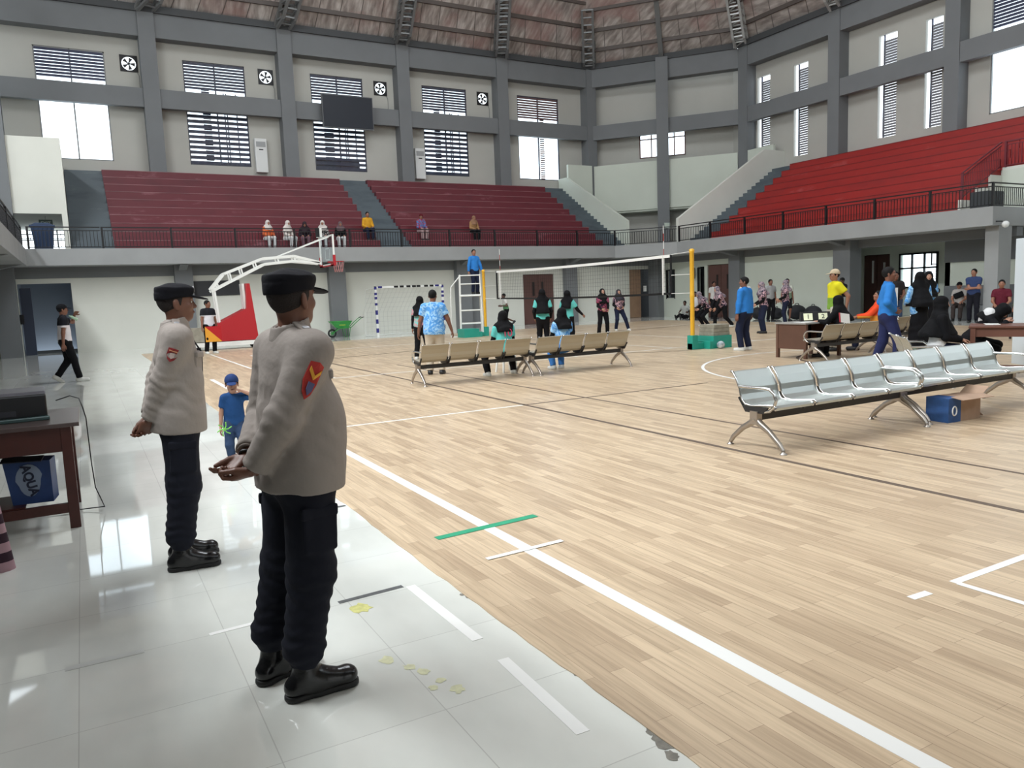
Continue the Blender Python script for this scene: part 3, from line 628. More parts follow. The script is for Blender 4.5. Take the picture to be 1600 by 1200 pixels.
waiting_bench('shiny steel four-seat bench nearest the camera, left of the cardboard box', (6.68, 5.22, 0), R(180), M['seatsteel'])
waiting_bench('shiny steel four-seat bench at the right, standing over the cardboard box', (9.02, 5.28, 0), R(180), M['seatsteel'])
waiting_bench('tan-backed steel bench seen from behind below the batik shirt man', (6.32, 12.85, 0), R(-1.5), M['seatback'])
waiting_bench('tan-backed steel bench seen from behind, sitter in light blue on it', (8.66, 12.8, 0), R(1), M['seatback'])
waiting_bench('grey-backed steel bench seen from behind, before the brown score desk', (13.78, 10.35, 0), R(0), M['seatback'])
waiting_bench('tan-backed steel bench with the orange-shirted sitter on it', (15.9, 10.9, 0), R(6), M['seatback'], n=3)
waiting_bench('steel bench seen from its end by the seated woman in white and black', (10.9, 7.0, 0), R(-135), M['seatsteel'], n=2)
# cardboard box under the benches
e = tag(empty('cardboard_box', (8.42, 4.98, 0), R(-4)), 'blue and brown cardboard box lying open on the court under the shiny benches', 'box')
M['card'] = mat('brown_cardboard', (170, 142, 120), .85, var=.12, vscale=9); M['bluep'] = mat('blue_print', (44, 84, 140), .6, var=.2, vscale=14)
q = MB(); q.box(-.28, .26, -.13, .13, 0, .27); q.build('box_body', M['card'], e)
q = MB(); q.box(-.285, -.08, -.135, .135, .0, .272); q.build('blue_print_panel', M['bluep'], e)
q = MB(); q.obox((.02, -.2, .275), (.26, 0, 0), (0, .07, .01), (0, 0, .003)); q.obox((.33, 0, .3), (.07, 0, .05), (0, .13, 0), (0, 0, .003)); q.obox((.33, .05, .06), (.06, 0, -.04), (0, .13, 0), (0, 0, .003)); q.build('box_flap', M['card'], e)
q = MB(); q.tube([(-.19 + .035 * math.cos(a), -.138, .13 + .05 * math.sin(a)) for a in np.linspace(0, 2 * math.pi, 16)], .008, 6); q.build('printed_mark', M['linew'], e)
# tape on the floor
def tape(label, x0, y0, x1, y1, wd, m, z=.0063, group=None):
    a = Vector((x0, y0, 0)); b = Vector((x1, y1, 0)); d = (b - a).normalized(); n = Vector((-d.y, d.x, 0)) * wd / 2; o = (a + b) / 2
    q = MB(); V = [a - n - o, b - n * .9 - o, b + n - o, a + n * .85 - o]; V = [v + Vector((0, 0, 0)) for v in V] + [v + Vector((0, 0, .0012)) for v in V]
    q.add(V, [(3, 2, 1, 0), (4, 5, 6, 7), (0, 1, 5, 4), (1, 2, 6, 5), (2, 3, 7, 6), (3, 0, 4, 7)]); t = q.build('floor_tape', m); t.location = (o.x, o.y, z); return tag(t, label, 'tape', group)
tw = mat('white_tape', (236, 236, 232), .5, var=.04); tg = mat('green_tape', (40, 156, 116), .45, var=.12, vscale=12); td = mat('grey_tape', (92, 94, 94), .6, var=.3, vscale=20)
tape('green tape strip laid across the long white court line', 1.91, 4.55, 2.71, 4.60, .075, tg, .0062)
tape('curled white tape strip crossing the long white line beside the green one', 2.0, 4.0, 2.56, 4.02, .045, tw, .0078)
tape('white L-corner tape leg at the right edge running away from the camera', 3.85, 2.255, 4.62, 2.25, .05, tw, .0044)
tape('white L-corner tape leg at the right edge running towards the camera', 3.86, 2.23, 3.87, 1.5, .045, tw, .0058)
tape('short white tape dash left of the white corner mark', 3.49, 2.255, 3.63, 2.245, .05, tw, .0044)
tape('grey tape strip on the pale tiles beside the yellow stain', 1.05, 3.88, 1.42, 3.90, .04, td, .0004)
tape('upper white tape strip on the pale tiles, starting at the grey tape', 1.46, 3.88, 1.47, 3.07, .06, tw, .0004)
tape('lower white tape strip on the pale tiles, nearest the bottom of the picture', 1.48, 2.84, 1.45, 2.18, .06, tw, .0004)
tape('torn white tape strip just left of the near officer boots', .4, 3.86, .78, 3.88, .035, tw, .0004)
tape('faint pale tape strip on the dark tiles at bottom left', -.21, 3.85, .11, 3.85, .05, mat('pale_tape', (196, 198, 194), .4), .0004)
tape('short dark tape piece on the tiles at the vinyl edge', 1.32, 5.72, 1.66, 5.74, .04, td, .0004)
q = MB()
rs = random.Random(3)
def blob(q, x, y, r):
    n = 14; q.add([(x + r * (1 + .35 * rs.uniform(-1, 1)) * math.cos(2 * math.pi * i / n) * .8, y + r * (1 + .35 * rs.uniform(-1, 1)) * math.sin(2 * math.pi * i / n), 0.0012) for i in range(n)], [tuple(range(n))])
st_y = mat('yellow_stain', (210, 208, 132), .5, var=.25, vscale=30)
blob(q, 1.13, 3.74, .065); q.build('yellow_stain', st_y)['kind'] = 'structure'
q = MB()
for (x, y, r) in [(1.04, 3.12, .035), (1.1, 3.0, .03), (1.14, 2.93, .03), (1.12, 2.78, .025), (1.17, 2.82, .025), (1.2, 2.72, .035), (.9, 3.82, .04), (.82, 3.83, .03)]: blob(q, x, y, r)
q.build('yellow_stain', mat('faint_yellow_stain', (214, 214, 176), .4, var=.2, vscale=30))['kind'] = 'structure'
q = MB()
for (x, y, r) in [(1.66, 1.98, .05), (1.63, 1.9, .03), (1.67, 2.05, .03), (1.66, 3.55, .02), (1.64, 3.6, .015), (1.67, 2.55, .015)]: blob(q, x, y, r)
q.build('glue_stain', mat('glue_grey', (132, 128, 118), .7, var=.3, vscale=40))['kind'] = 'structure'
# ------------------------------------------------------------ left wooden table with printer
M['redwood'] = mat('red_brown_wood', (74, 32, 25), .38, var=.25, vscale=5); M['topwood'] = mat('dark_table_top', (84, 70, 68), .28, var=.15)
e = tag(empty('wooden_table', (-.18, 6.4, 0), 0), 'dark red-brown wooden table at the left edge carrying the printer', 'table'); H = .79
q = MB(); q.box(-1.5, .09, -.05, .95, H - .03, H); q.build('tabletop', M['topwood'], e, .004)
for (x, y) in ((0, 0), (0, .84), (-1.36, 0), (-1.36, .84)): q = MB(); q.box(x - .035, x + .035, y - .005, y + .06, 0, H - .03); q.build('leg', M['redwood'], e, .003)
for (y0, y1) in ((.0, .03), (.86, .89)): q = MB(); q.box(-1.33, -.03, y0, y1, H - .21, H - .03); q.build('apron', M['redwood'], e)
q = MB(); q.box(-.02, .02, .06, .84, H - .19, H - .03); q.build('apron', M['redwood'], e)
for z in (.12, .44): q = MB(); q.box(-1.33, -.03, .0 if z < .2 else .86, .04 if z < .2 else .89, z, z + .07); q.build('stretcher', M['redwood'], e)
for z in (.12,): q = MB(); q.box(-.02, .02, .06, .84, z, z + .07); q.box(-1.38, -1.34, .06, .84, z, z + .07); q.build('stretcher', M['redwood'], e)
q = MB(); q.box(-.87, -.3, .03, .5, .19, .2); q.build('lower_shelf', M['redwood'], e)
e = tag(empty('printer', (-.56, 6.86, H + .001), R(3)), 'black printer with a grey lid standing on the red-brown table', 'printer'); bk = mat('black_plastic', (22, 23, 28), .35)
q = MB(); q.box(-.27, .26, -.16, .2, .02, .19); q.box(-.3, -.27, -.14, .18, .02, .16); q.build('printer_body', bk, e, .012)
q = MB(); q.extr([(-.27, -.15, .19), (-.27, .19, .19), (-.27, .15, .225), (-.27, -.13, .212)], (.53, 0, 0)); q.build('printer_lid', mat('grey_plastic_lid', (98, 98, 106), .3), e, .006)
q = MB(); q.box(-.28, .27, -.23, -.14, .0, .028); q.build('paper_tray', mat('greenish_tray', (70, 92, 92), .15), e, .006)
q = MB(); q.box(-.14, .06, -.162, -.158, .04, .08); q.build('control_panel', mat('dark_panel', (50, 50, 58), .3), e)
q = MB(); q.tube([(-.24, 6.95, .9), (-.14, 6.93, .93), (-.08, 6.86, .91), (-.06, 6.8, .84), (-.045, 6.78, .76), (-.04, 6.8, .4), (-.03, 6.8, .2), (.0, 6.8, .1), (.02, 6.82, .03), (-.1, 6.9, .015), (-.5, 6.95, .012), (-.9, 7.0, .012)], .0045, 8)
tag(q.build('power_cable', M['black']), 'thin black cable looping from the printer down to the floor', 'cable')
# blue water carton standing on the shelf of the table
e = tag(empty('water_carton', (-.42, 6.62, .20), R(-8)), 'dark blue drinking-water carton under the table, lettering sideways', 'box')
q = MB(); q.extr([(-.13, -.1, 0), (.13, -.1, 0), (.13, -.1, .31), (-.17, -.1, .33)], (0, .2, 0)); q.build('box_body', mat('dark_blue_carton', (38, 66, 118), .5, var=.25, vscale=7), e)
q = MB(); q.obox((-.04, -.11, .335), (.13, 0, -.005), (0, .06, .01), (0, 0, .003)); q.build('box_flap', mat('navy_flap', (22, 28, 44), .6), e)
q = MB(); n = 20; q.extr([(-.01 + .08 * math.cos(t) * (1.1 if math.sin(t) > 0 else .9), -.102, .175 + .12 * math.sin(t)) for t in np.linspace(0, 2 * math.pi, n, endpoint=False)], (0, -.003, 0)); q.build('printed_panel', mat('pale_print', (128, 140, 160), .6), e)
text_mesh('lettering', 'AQUA', .085, mat('ink_navy', (24, 30, 54), .6), e, (-.008, -.107, .175), (R(90), R(78), 0), .001, .95, .0035)
# pink striped cloth at the very edge
q = MB(); q.cur = 0
q.mi = []
for k in range(7):
    z0 = .06 * k; q.cur = k % 2; q.lathe((0, 0, 0), [(.085 - .006 * k, z0), (.085 - .006 * (k + 1), z0 + .06)], 16)
o = q.build('striped_bag', [mat('pink_cloth', (168, 134, 142), .9), mat('dark_cloth', (48, 24, 38), .9)]); o.location = (-.60, 5.62, 0); o.scale = (1.1, .8, 1); tag(o, 'pink and dark striped cloth bag at the left edge before the table', 'bag')
# ------------------------------------------------------------ volleyball net and posts
M['yel'] = mat('yellow_enamel', (226, 172, 44), .35); M['teal'] = mat('teal_enamel', (34, 150, 132), .45, var=.08); M['conc'] = mat('concrete_block', (150, 146, 132), .9, var=.2, vscale=8)
NX = 13.4
def netpost(y, s, label):
    e = tag(empty('net_post', (NX, y, 0)), label, 'net post', 'yellow volleyball posts')
    q = MB(); q.lathe((0, 0, .3), [(.055, 0), (.055, 1.0), (.06, 1.02), (.06, 1.07), (.055, 1.09), (.055, 2.12), (.065, 2.13), (.065, 2.2), (.03, 2.22)], 16); q.build('pole', M['yel'], e)
    q = MB(); q.box(-.09, .09, -.1, .1, 0, .36); q.box(-.09, .3, -.09, .09, 0, .16); q.extr([(.3, -.3, 0), (.3, .3, 0), (.3, .3, .2), (.3, -.3, .2)], (.12, 0, 0)); q.box(.42, 1.05, -.3, .3, 0, .32); q.build('weight_base', M['teal'], e, .006)
    return e
# near post: the base reaches away from the court towards +X
e = netpost(14.62, 1, 'tall yellow volleyball post on a teal weighted base, nearer to camera')
for k in range(3):
    q = MB(); q.box(NX + .46 + .01 * k, NX + 1.02 - .01 * k, 14.36, 14.88, .321 + .095 * k, .412 + .095 * k); tag(q.build('concrete_block', M['conc'], bevel=.008), ['concrete slab lying directly on the near teal post base', 'middle concrete slab on the near teal post base', 'topmost concrete slab on the near teal post base'][k], 'concrete slab', 'concrete slabs on the near teal base')
e2 = netpost(26.0, -1, 'far yellow volleyball post beside the referee stand'); e2.rotation_euler = (0, 0, R(180))
q = MB(); q.sphere((NX + .55, 14.2, .1), .1, n=16, m=10); tag(q.build('ball', mat('grey_white_ball', (200, 204, 204), .5, rgb2=(90, 110, 120), vscale=9)), 'small pale ball on the court at the foot of the near teal base', 'ball')
e = tag(empty('volleyball_net', (NX, 20.2, 0)), 'long volleyball net with a white top tape stretched over the court', 'net'); a0, a1 = -4.8, 4.75
def zt(y): return 2.40 - .05 * math.cos(math.pi * y / 10.6)
ys = np.linspace(a0, a1, 40); q = MB()
for i in range(39): q.extr([(-.012, ys[i], zt(ys[i]) - .04), (-.012, ys[i + 1], zt(ys[i + 1]) - .04), (-.012, ys[i + 1], zt(ys[i + 1]) + .035), (-.012, ys[i], zt(ys[i]) + .035)], (.024, 0, 0))
q.build('top_tape', M['linew'], e); q = MB()
for i in range(39): q.extr([(-.01, ys[i], zt(ys[i]) - 1.0), (-.01, ys[i + 1], zt(ys[i + 1]) - 1.0), (-.01, ys[i + 1], zt(ys[i + 1]) - .945), (-.01, ys[i], zt(ys[i]) - .945)], (.02, 0, 0))
q.bar((0, a0, zt(a0) + .03), (0, a0, zt(a0) - 1), .025, .05); q.bar((0, a1, zt(a1) + .03), (0, a1, zt(a1) - 1), .025, .05); q.build('bottom_band', M['black'], e)
q = MB()
for y in np.arange(a0, a1, .12): q.bar((0, y, zt(y)), (0, y, zt(y) - .97), .0035, .0035)
for k in range(1, 9): q.tube([(0, y, zt(y) - .11 * k) for y in ys], .0018, 4)
q.build('netting', mat('net_cord', (40, 42, 42), .9), e)
for y in (-4.5, 4.5):
    q = MB(); q.bar((0, y, zt(y) + .03), (0, y, zt(y) - 1.0), .03, .06); q.build('side_tape', M['linew'], e)
    for k in range(9):
        q = MB(); z0 = zt(y) - 1 + .2 * k; q.tube([(.02, y, z0), (.02, y, z0 + .2)], .009, 8); q.build('antenna_section', [M['linew'], mat('antenna_red', (170, 60, 52), .5)][k % 2] if k > 4 else M['linew'], e)
q = MB()
for (ya, yb) in ((a0, -5.53), (a1, 5.75)):
    for dz in (0.03, -.5, -.97): q.tube([(0, ya, zt(ya) + dz), (0, yb, zt(ya) + dz + (.03 if dz > 0 else .0))], .006, 6)
q.build('net_rope', M['linew'], e)
# ------------------------------------------------------------ referee stand
e = tag(empty('referee_stand', (13.1, 26.6, 0), R(-24)), 'tall white steel referee stand with ladder beside the far post', 'referee stand'); wp = mat('white_enamel', (226, 228, 224), .35)
def pole(a, b, nm='rail', r=.022): q = MB(); q.tube([a, b], r, 8); return q.build(nm, wp, e)
X, Y = .42, .5
for sx in (-1, 1):
    pole((sx * X, -Y, 0), (sx * X * .9, -Y * .7, 2.35), 'upright', .03); pole((sx * X, Y, 0), (sx * X * .9, Y * .7, 2.35), 'upright', .03)
    for z in (1.6, 2.0, 2.34): pole((sx * X * .93, -Y * .75, z), (sx * X * .93, Y * .75, z))
    pole((sx * X, -Y, .05), (sx * X, Y, .05), 'foot_bar')
for y in (-1, 1):
    for z in (.5, 1.0, 1.55): pole((-X * .96, y * Y * .9, z), (X * .96, y * Y * .9, z), 'cross_bar')
for z in (2.0, 2.32): pole((-X * .9, -Y * .75, z), (X * .9, -Y * .75, z), 'guard_rail')
pole((-X * 1.0, -Y, .02), (-X * 1.9, -Y, .02), 'foot_bar'); pole((-X * 1.9, -Y * .9, 0), (-X * 1.75, -Y * .8, 1.9), 'ladder_rail'); pole((-X * 1.9, Y * .5, 0), (-X * 1.75, Y * .4, 1.9), 'ladder_rail'); pole((-X * 1.75, -Y * .8, 1.9), (-X * .92, -Y * .72, 2.3), 'hand_rail')
for z in (.3, .6, .9, 1.2, 1.5): pole((-X * 1.85, -Y * .85, z), (-X * 1.85, Y * .45, z), 'rung', .016)
q = MB(); q.box(-X * .95, X * .95, -Y * .85, Y * .85, 1.575, 1.605); q.build('platform', wp, e)
# ------------------------------------------------------------ basketball hoop
e = tag(empty('basketball_stand', (3.9, 29.0, 0)), 'rolling basketball stand with white lattice arm and red padded base', 'basketball stand'); rp = mat('red_padding', (170, 26, 36), .45); 
q = MB(); q.extr([(.15, -.45, .3), (1.6, -.45, .3), (1.42, -.45, 2.3), (1.3, -.45, 2.3), (1.25, -.45, 1.42), (1.15, -.45, 1.36), (.1, -.45, .85)], (0, .9, 0)); q.build('red_base_pad', rp, e)
q = MB(); q.box(-.6, 1.7, -.5, .5, .13, .28); q.build('chassis', wp, e)
for (x, y) in ((-.45, -.4), (-.45, .4), (1.5, -.4), (1.5, .4)): q = MB(); q.lathe((x, y - .03, .075), [(.075, 0), (.075, .05)], 14, 'y'); q.build('wheel', M['black'], e)
q = MB(); q.box(-.7, -.1, -.4, .4, .3, .8); q.build('counterweight', M['conc'], e)
for y in (-.2, .2):
    q = MB(); q.bar((.35, y, .8), (.25, y, 2.1), .09, .07); q.build('mast', wp, e); q = MB(); q.bar((1.25, y, 1.35), (1.22, y, 2.3), .12, .08); q.build('mast', wp, e)
up = [(.15, 2.12), (.6, 2.65), (2.0, 3.18), (3.1, 3.26), (4.05, 3.02)]; lo_ = [(.15, 2.05), (.75, 2.35), (2.05, 2.98), (3.1, 3.08), (4.1, 2.98)]
for y in (-.22, .22):
    q = MB()
    for c in (up, lo_):
        for i in range(4): q.bar((c[i][0], y, c[i][1]), (c[i + 1][0], y, c[i + 1][1]), .07, .09)
    q.build('lattice_arm', wp, e)
    q = MB()
    for t in (.35, .8, 1.2, 1.7, 2.5, 3.1, 3.6):
        zu = np.interp(t, [a for a, b in up], [b for a, b in up]); zl = np.interp(t + .06, [a for a, b in lo_], [b for a, b in lo_]); q.bar((t, y, zu), (t + .06, y, zl), .05, .05)
    q.build('arm_strut', wp, e)
q = MB(); q.bar((2.4, 0, 3.2), (4.35, -.6, 3.93), .04, .04); q.bar((2.4, 0, 3.2), (4.35, .6, 3.93), .04, .04); q.build('backboard_stay', wp, e)
bb = MB(); bb.box(4.4, 4.43, -.9, .9, 2.93, 3.98); bo = bb.build('backboard', M['glass'], e)
q = MB()
for (y0, y1, z0, z1) in ((-.92, -.86, 2.9, 4.0), (.86, .92, 2.9, 4.0), (-.9, .9, 2.9, 2.95), (-.9, .9, 3.95, 4.0)): q.box(4.385, 4.445, y0, y1, z0, z1)
q.build('backboard_frame', wp, bo); q = MB()
for (y0, y1, z0, z1) in ((-.3, -.26, 3.1, 3.55), (.26, .3, 3.1, 3.55), (-.3, .3, 3.1, 3.14), (-.3, .3, 3.51, 3.55)): q.box(4.432, 4.436, y0, y1, z0, z1)
q.build('target_square', wp, bo); q = MB(); q.box(4.37, 4.46, -.94, -.55, 2.86, 2.95); q.box(4.37, 4.46, .55, .94, 2.86, 2.95); q.box(4.37, 4.46, -.95, -.88, 2.86, 3.25); q.box(4.37, 4.46, .88, .95, 2.86, 3.25); q.box(4.37, 4.46, -.94, .94, 2.86, 2.9); q.build('red_edge_pad', rp, bo)
q = MB(); q.tube([(4.83 + .225 * math.cos(a), .225 * math.sin(a), 3.05) for a in np.linspace(0, 2 * math.pi, 24, endpoint=False)], .01, 8, closed=True); q.box(4.43, 4.62, -.06, .06, 3.0, 3.06); rm = q.build('rim', rp, e)
q = MB()
for i in range(12):
    a = 2 * math.pi * i / 12; b = a + .5; q.tube([(4.83 + .22 * math.cos(a), .22 * math.sin(a), 3.04), (4.83 + .15 * math.cos(b), .15 * math.sin(b), 2.65)], .005, 4); b = a - .5; q.tube([(4.83 + .22 * math.cos(a), .22 * math.sin(a), 3.04), (4.83 + .15 * math.cos(b), .15 * math.sin(b), 2.65)], .005, 4)
q.build('hoop_net', mat('pinkish_net', (214, 150, 150), .9), rm)
e = tag(empty('shot_clock', (8.3, 29.85, 4.0)), 'small white-framed clock box standing on the hoop backboard top', 'shot clock'); q = MB(); q.box(-.05, .05, -.22, .22, .02, .36); q.build('clock_case', wp, e); q = MB(); q.box(-.06, -.05, -.17, .17, .07, .31); q.box(-.2, -.05, -.25, -.22, .02, .36); q.build('clock_face', M['black'], e)
# dark board behind the hoop
q = MB(); q.box(3.97, 5.75, GY - .04, GY - .005, 1.95, 2.55); tag(q.build('notice_board', mat('dark_board', (46, 48, 52), .5)), 'dark rectangular board on the white wall behind the hoop', 'board')
# ------------------------------------------------------------ handball goal
e = tag(empty('handball_goal', (12.1, 30.3, 0)), 'white handball goal with blue dashes against the back wall', 'goal'); bl = mat('goal_blue', (44, 44, 120), .5)
for x in (-1.5, 1.5): q = MB(); q.box(x - .04, x + .04, -.04, .04, 0, 2.08); q.build('goal_post', wp, e)
q = MB(); q.box(-1.54, 1.54, -.04, .04, 2.0, 2.08); q.build('crossbar', wp, e)
for x in (-1.5, 1.5):
    for z in (.18, .55, .92, 1.3, 1.55, 1.72, 1.95): q = MB(); q.box(x - .043, x + .043, -.045, .045, z, z + (.18 if z < 1.1 else .1)); q.build('blue_dash', bl, e)
for x in (-1.3, -.6, -.35, -.05, .2, .4, .75, 1.0, 1.25): q = MB(); q.box(x - .1, x + .08, -.045, .045, 2.003, 2.083); q.build('blue_dash', bl if x in (-1.3, 1.25) else M['black'], e)
q = MB()
for x in (-1.5, 1.5): q.tube([(x, .04, 2.04), (x - .12, .9, 1.95), (x - .15, 1.1, .05)], .018, 8); q.tube([(x, 0, .02), (x - .15, 1.1, .02)], .015, 6)
q.tube([(-1.65, 1.1, .04), (1.35, 1.1, .04)], .015, 6); q.build('net_frame', wp, e)
q = MB()
for x in np.arange(-1.6, 1.4, .18): q.tube([(x, .06, 2.0), (x - .13, 1.05, 1.0), (x - .13, 1.08, .05)], .0035, 4)
for z in np.arange(.2, 1.9, .2): q.tube([(-1.64, 1.0, z), (1.36, 1.0, z)], .0035, 4)
q.build('goal_netting', mat('pale_cord', (176, 178, 176), .9), e)
# ------------------------------------------------------------ wheelbarrow
gr = mat('green_enamel', (52, 150, 66), .4, var=.12); e = tag(empty('wheelbarrow', (9.55, 31.95, 0), R(-6)), 'green wheelbarrow parked against the grey column by the back wall', 'wheelbarrow')
q = MB(); t0 = [(-.45, -.3, .68), (.42, -.3, .68), (.42, .3, .68), (-.45, .3, .68)]; b0 = [(-.22, -.18, .42), (.24, -.2, .38), (.24, .2, .38), (-.22, .18, .42)]
q.add(t0 + b0, [(4, 7, 6, 5), (0, 1, 5, 4), (1, 2, 6, 5), (2, 3, 7, 6), (3, 0, 4, 7)]); t = q.build('tray', gr, e); sm_ = t.modifiers.new('thick', 'SOLIDIFY'); sm_.thickness = .012
q = MB(); q.tube([(-.46, -.31, .68), (.43, -.31, .68), (.43, .31, .68), (-.46, .31, .68)], .014, 8, closed=True); q.build('tray_rim', gr, e)
q = MB(); q.tube([(-.34, 0 + .17 * math.cos(0), .19)] and [(-.38 + .15 * math.cos(a), 0, .19 + .15 * math.sin(a)) for a in np.linspace(0, 2 * math.pi, 22, endpoint=False)], .038, 8, closed=True); wh = q.build('wheel', M['black'], e)
q = MB(); q.lathe((-.38, -.05, .19), [(.05, 0), (.05, .1)], 12, 'y')
for i in range(6): a = i * math.pi / 3; q.bar((-.38, 0, .19), (-.38 + .13 * math.cos(a), 0, .19 + .13 * math.sin(a)), .02, .02)
q.build('wheel_hub', gr, wh)
for y in (-.22, .22):
    q = MB(); q.tube([(-.38, y * .3, .19), (-.1, y, .38), (.4, y * 1.1, .42), (.62, y * 1.2, .62), (.85, y * 1.2, .8)], .016, 8); q.build('handle_tube', gr, e)
    q = MB(); q.tube([(.85, y * 1.2, .8), (.95, y * 1.2, .83)], .022, 8); q.build('grip', M['black'], e)
    q = MB(); q.tube([(.1, y, .4), (.15, y, .012), (.3, y, .012), (.36, y, .42)], .014, 8); q.build('leg', gr, e)
q = MB(); q.box(-.1, .16, -.262, -.25, .52, .6); q.build('yellow_lettering_patch', mat('yellow_print', (190, 190, 60), .6), e)
# ------------------------------------------------------------ hanging screen, air conditioners, signs
e = tag(empty('hanging_screen', (12.5, 38.3, 10.86), 0), 'large black screen hanging before the middle beam of the back wall', 'screen')
q = MB(); q.box(-1.3, 1.3, -.1, .05, -.8, .8); q.build('screen_case', mat('screen_frame', (96, 98, 100), .4), e); q = MB(); q.box(-1.26, 1.26, -.115, -.1, -.76, .76); q.build('screen_panel', mat('dark_screen', (30, 36, 46), .35), e)
for x in (-1.05, 1.05): q = MB(); q.box(x - .05, x + .05, .05, .39, -.2, .2); q.build('wall_bracket', M['steel'], e)
acm = mat('white_plastic_case', (212, 214, 212), .4)
def ac(x, y, z, label):
    e = tag(empty('standing_air_conditioner', (x, y, z)), label, 'air conditioner', 'standing air conditioners on the upper back wall'); q = MB(); q.box(-.28, .28, -.3, 0, 0, 1.6); q.build('cabinet', acm, e, .02)
    q = MB(); q.box(-.22, .22, -.31, -.3, 1.2, 1.45); q.build('air_outlet', mat('grey_grille', (150, 152, 152), .5), e); q = MB(); q.box(-.1, .1, -.312, -.3, 1.05, 1.1); q.build('display', M['black'], e)
ac(8.3, YU, 7.88, 'white standing air conditioner right of the second window'); ac(16.6, YU, 7.88, 'white standing air conditioner behind the third pillar, half hidden')
tag_ = MB(); tag_.box(29.95, 30.35, 34.9, 34.94, 5.0, 5.3); o = tag_.build('exit_sign', mat('pale_sign', (214, 226, 214), .6)); tag(o, 'small pale sign on the far corner pillar above the railing', 'sign')
e = tag(empty('exit_sign', (-.85, 33.6, 4.83)), 'small dark green exit sign hanging under the white left corner box', 'sign'); q = MB(); q.box(-.22, .22, -.03, .03, -.13, .13); q.build('sign_plate', mat('dark_green_sign', (40, 62, 54), .5), e)
text_mesh('sign_lettering', 'EXIT', .16, mat('sign_white', (200, 214, 206), .5), e, (0, -.033, 0), (R(90), 0, 0)); q = MB(); q.bar((0, 0, .13), (0, 0, .28), .015, .015); q.build('sign_hanger', M['steel'], e)
# blue bin on the left balcony
e = tag(empty('rubbish_bin', (-.95, 32.6, ZT)), 'large dark blue plastic bin behind the railing in the left corner', 'bin'); bb_ = mat('dark_blue_plastic', (30, 52, 84), .5)
q = MB(); V = [(-.36, -.3, .82), (.36, -.3, .82), (.36, .3, .82), (-.36, .3, .82), (-.27, -.22, 0), (.27, -.22, 0), (.27, .22, 0), (-.27, .22, 0)]; q.add(V, [(4, 7, 6, 5), (0, 1, 5, 4), (1, 2, 6, 5), (2, 3, 7, 6), (3, 0, 4, 7), (0, 3, 2, 1)])
for x in np.linspace(-.22, .22, 5): q.bar((x, -.225, .02), (x * 1.25, -.31, .8), .03, .03)
q.build('bin_body', bb_, e, .01); q = MB(); q.box(-.4, .4, -.34, .34, .82, .87); q.extr([(-.36, -.3, .87), (.36, -.3, .87), (.2, -.3, .95), (-.2, -.3, .95)], (0, .6, 0)); q.build('bin_lid', bb_, e, .01)
# black speaker cabinet behind the rail at the far right
q = MB(); q.box(-.45, .45, -.3, .3, 0, .55); o = q.build('speaker_box', mat('dark_case', (58, 62, 66), .5), bevel=.01); o.location = (26.7, 14.9, ZT); tag(o, 'dark equipment box on the balcony corner at the far right', 'box')
# wall camera under the balcony
e = tag(empty('security_camera', (26.1, 14.3, 3.3)), 'small white security camera under the right balcony corner', 'camera'); q = MB(); q.bar((0, 0, 0), (0, -.25, -.02), .04, .04); q.build('camera_arm', M['black'], e); q = MB(); q.sphere((.05, -.32, -.12), .11, n=12, m=8); q.build('camera_dome', acm, e)
# ------------------------------------------------------------ score desk and far-right table
dw = mat('brown_desk', (96, 66, 52), .5, var=.15)
e = tag(empty('score_desk', (12.95, 11.15, 0)), 'brown wooden score desk with a flip scoreboard on it', 'desk')
q = MB(); q.box(-.04, 1.12, -.4, .4, .72, .75); q.build('desktop', mat('grey_desk_top', (148, 146, 142), .4), e, .003)
for x in (0, 1.06): q = MB(); q.box(x, x + .02, -.36, .36, .2, .72); q.build('side_panel', dw, e); q = MB(); q.box(.02, 1.06, .34, .36, .2, .72); q.build('back_panel', dw, e)
for (x, y) in ((.02, -.36), (.02, .36), (1.06, -.36), (1.06, .36)): q = MB(); q.box(x - .03, x + .03, y - .03, y + .03, 0, .72); q.build('leg', dw, e)
e = tag(empty('flip_scoreboard', (13.62, 11.1, .752), R(-40)), 'black flip scoreboard with two pale number cards on the brown desk', 'scoreboard')
q = MB(); q.extr([(-.3, -.12, 0), (-.3, .12, 0), (-.3, .02, .2), (-.3, -.02, .2)], (.6, 0, 0)); q.build('scoreboard_stand', M['black'], e)
for x in (-.15, .15): q = MB(); q.obox((x, -.083, .1), (.09, 0, 0), (0, .035, .07), (0, -.003, .0015)); q.build('number_card', mat('cream_card', (222, 224, 190), .6), e); text_mesh('card_digit', '2' if x > 0 else '1', .14, M['black'], e, (x, -.089, .1), (R(63), 0, 0))
q = MB(); q.box(-.2, .2, -.14, .14, 0, .004); o = q.build('paper_sheet', M['linew']); o.location = (13.22, 11.0, .753); tag(o, 'white paper sheet lying on the brown score desk', 'paper')
fw = mat('reddish_table_wood', (108, 70, 57), .45, var=.12)
e = tag(empty('wooden_table', (12.84, 6.66, 0), R(-62)), 'reddish wooden table at the right edge with a woman leaning over it', 'table')
q = MB(); q.box(-.62, .95, -.45, .4, .77, .8); q.build('tabletop', fw, e, .004)
for (x, y) in ((-.56, -.4), (.88, -.4), (-.56, .35), (.88, .35)): q = MB(); q.box(x - .035, x + .035, y - .035, y + .035, 0, .77); q.build('leg', fw, e)
q = MB(); q.box(-.53, .85, -.41, -.39, .63, .77); q.box(-.53, .85, .34, .36, .63, .77); q.box(-.57, -.55, -.37, .32, .63, .77); q.build('apron', fw, e); q = MB(); q.box(-.53, .85, -.41, -.38, .12, .19); q.build('stretcher', fw, e)
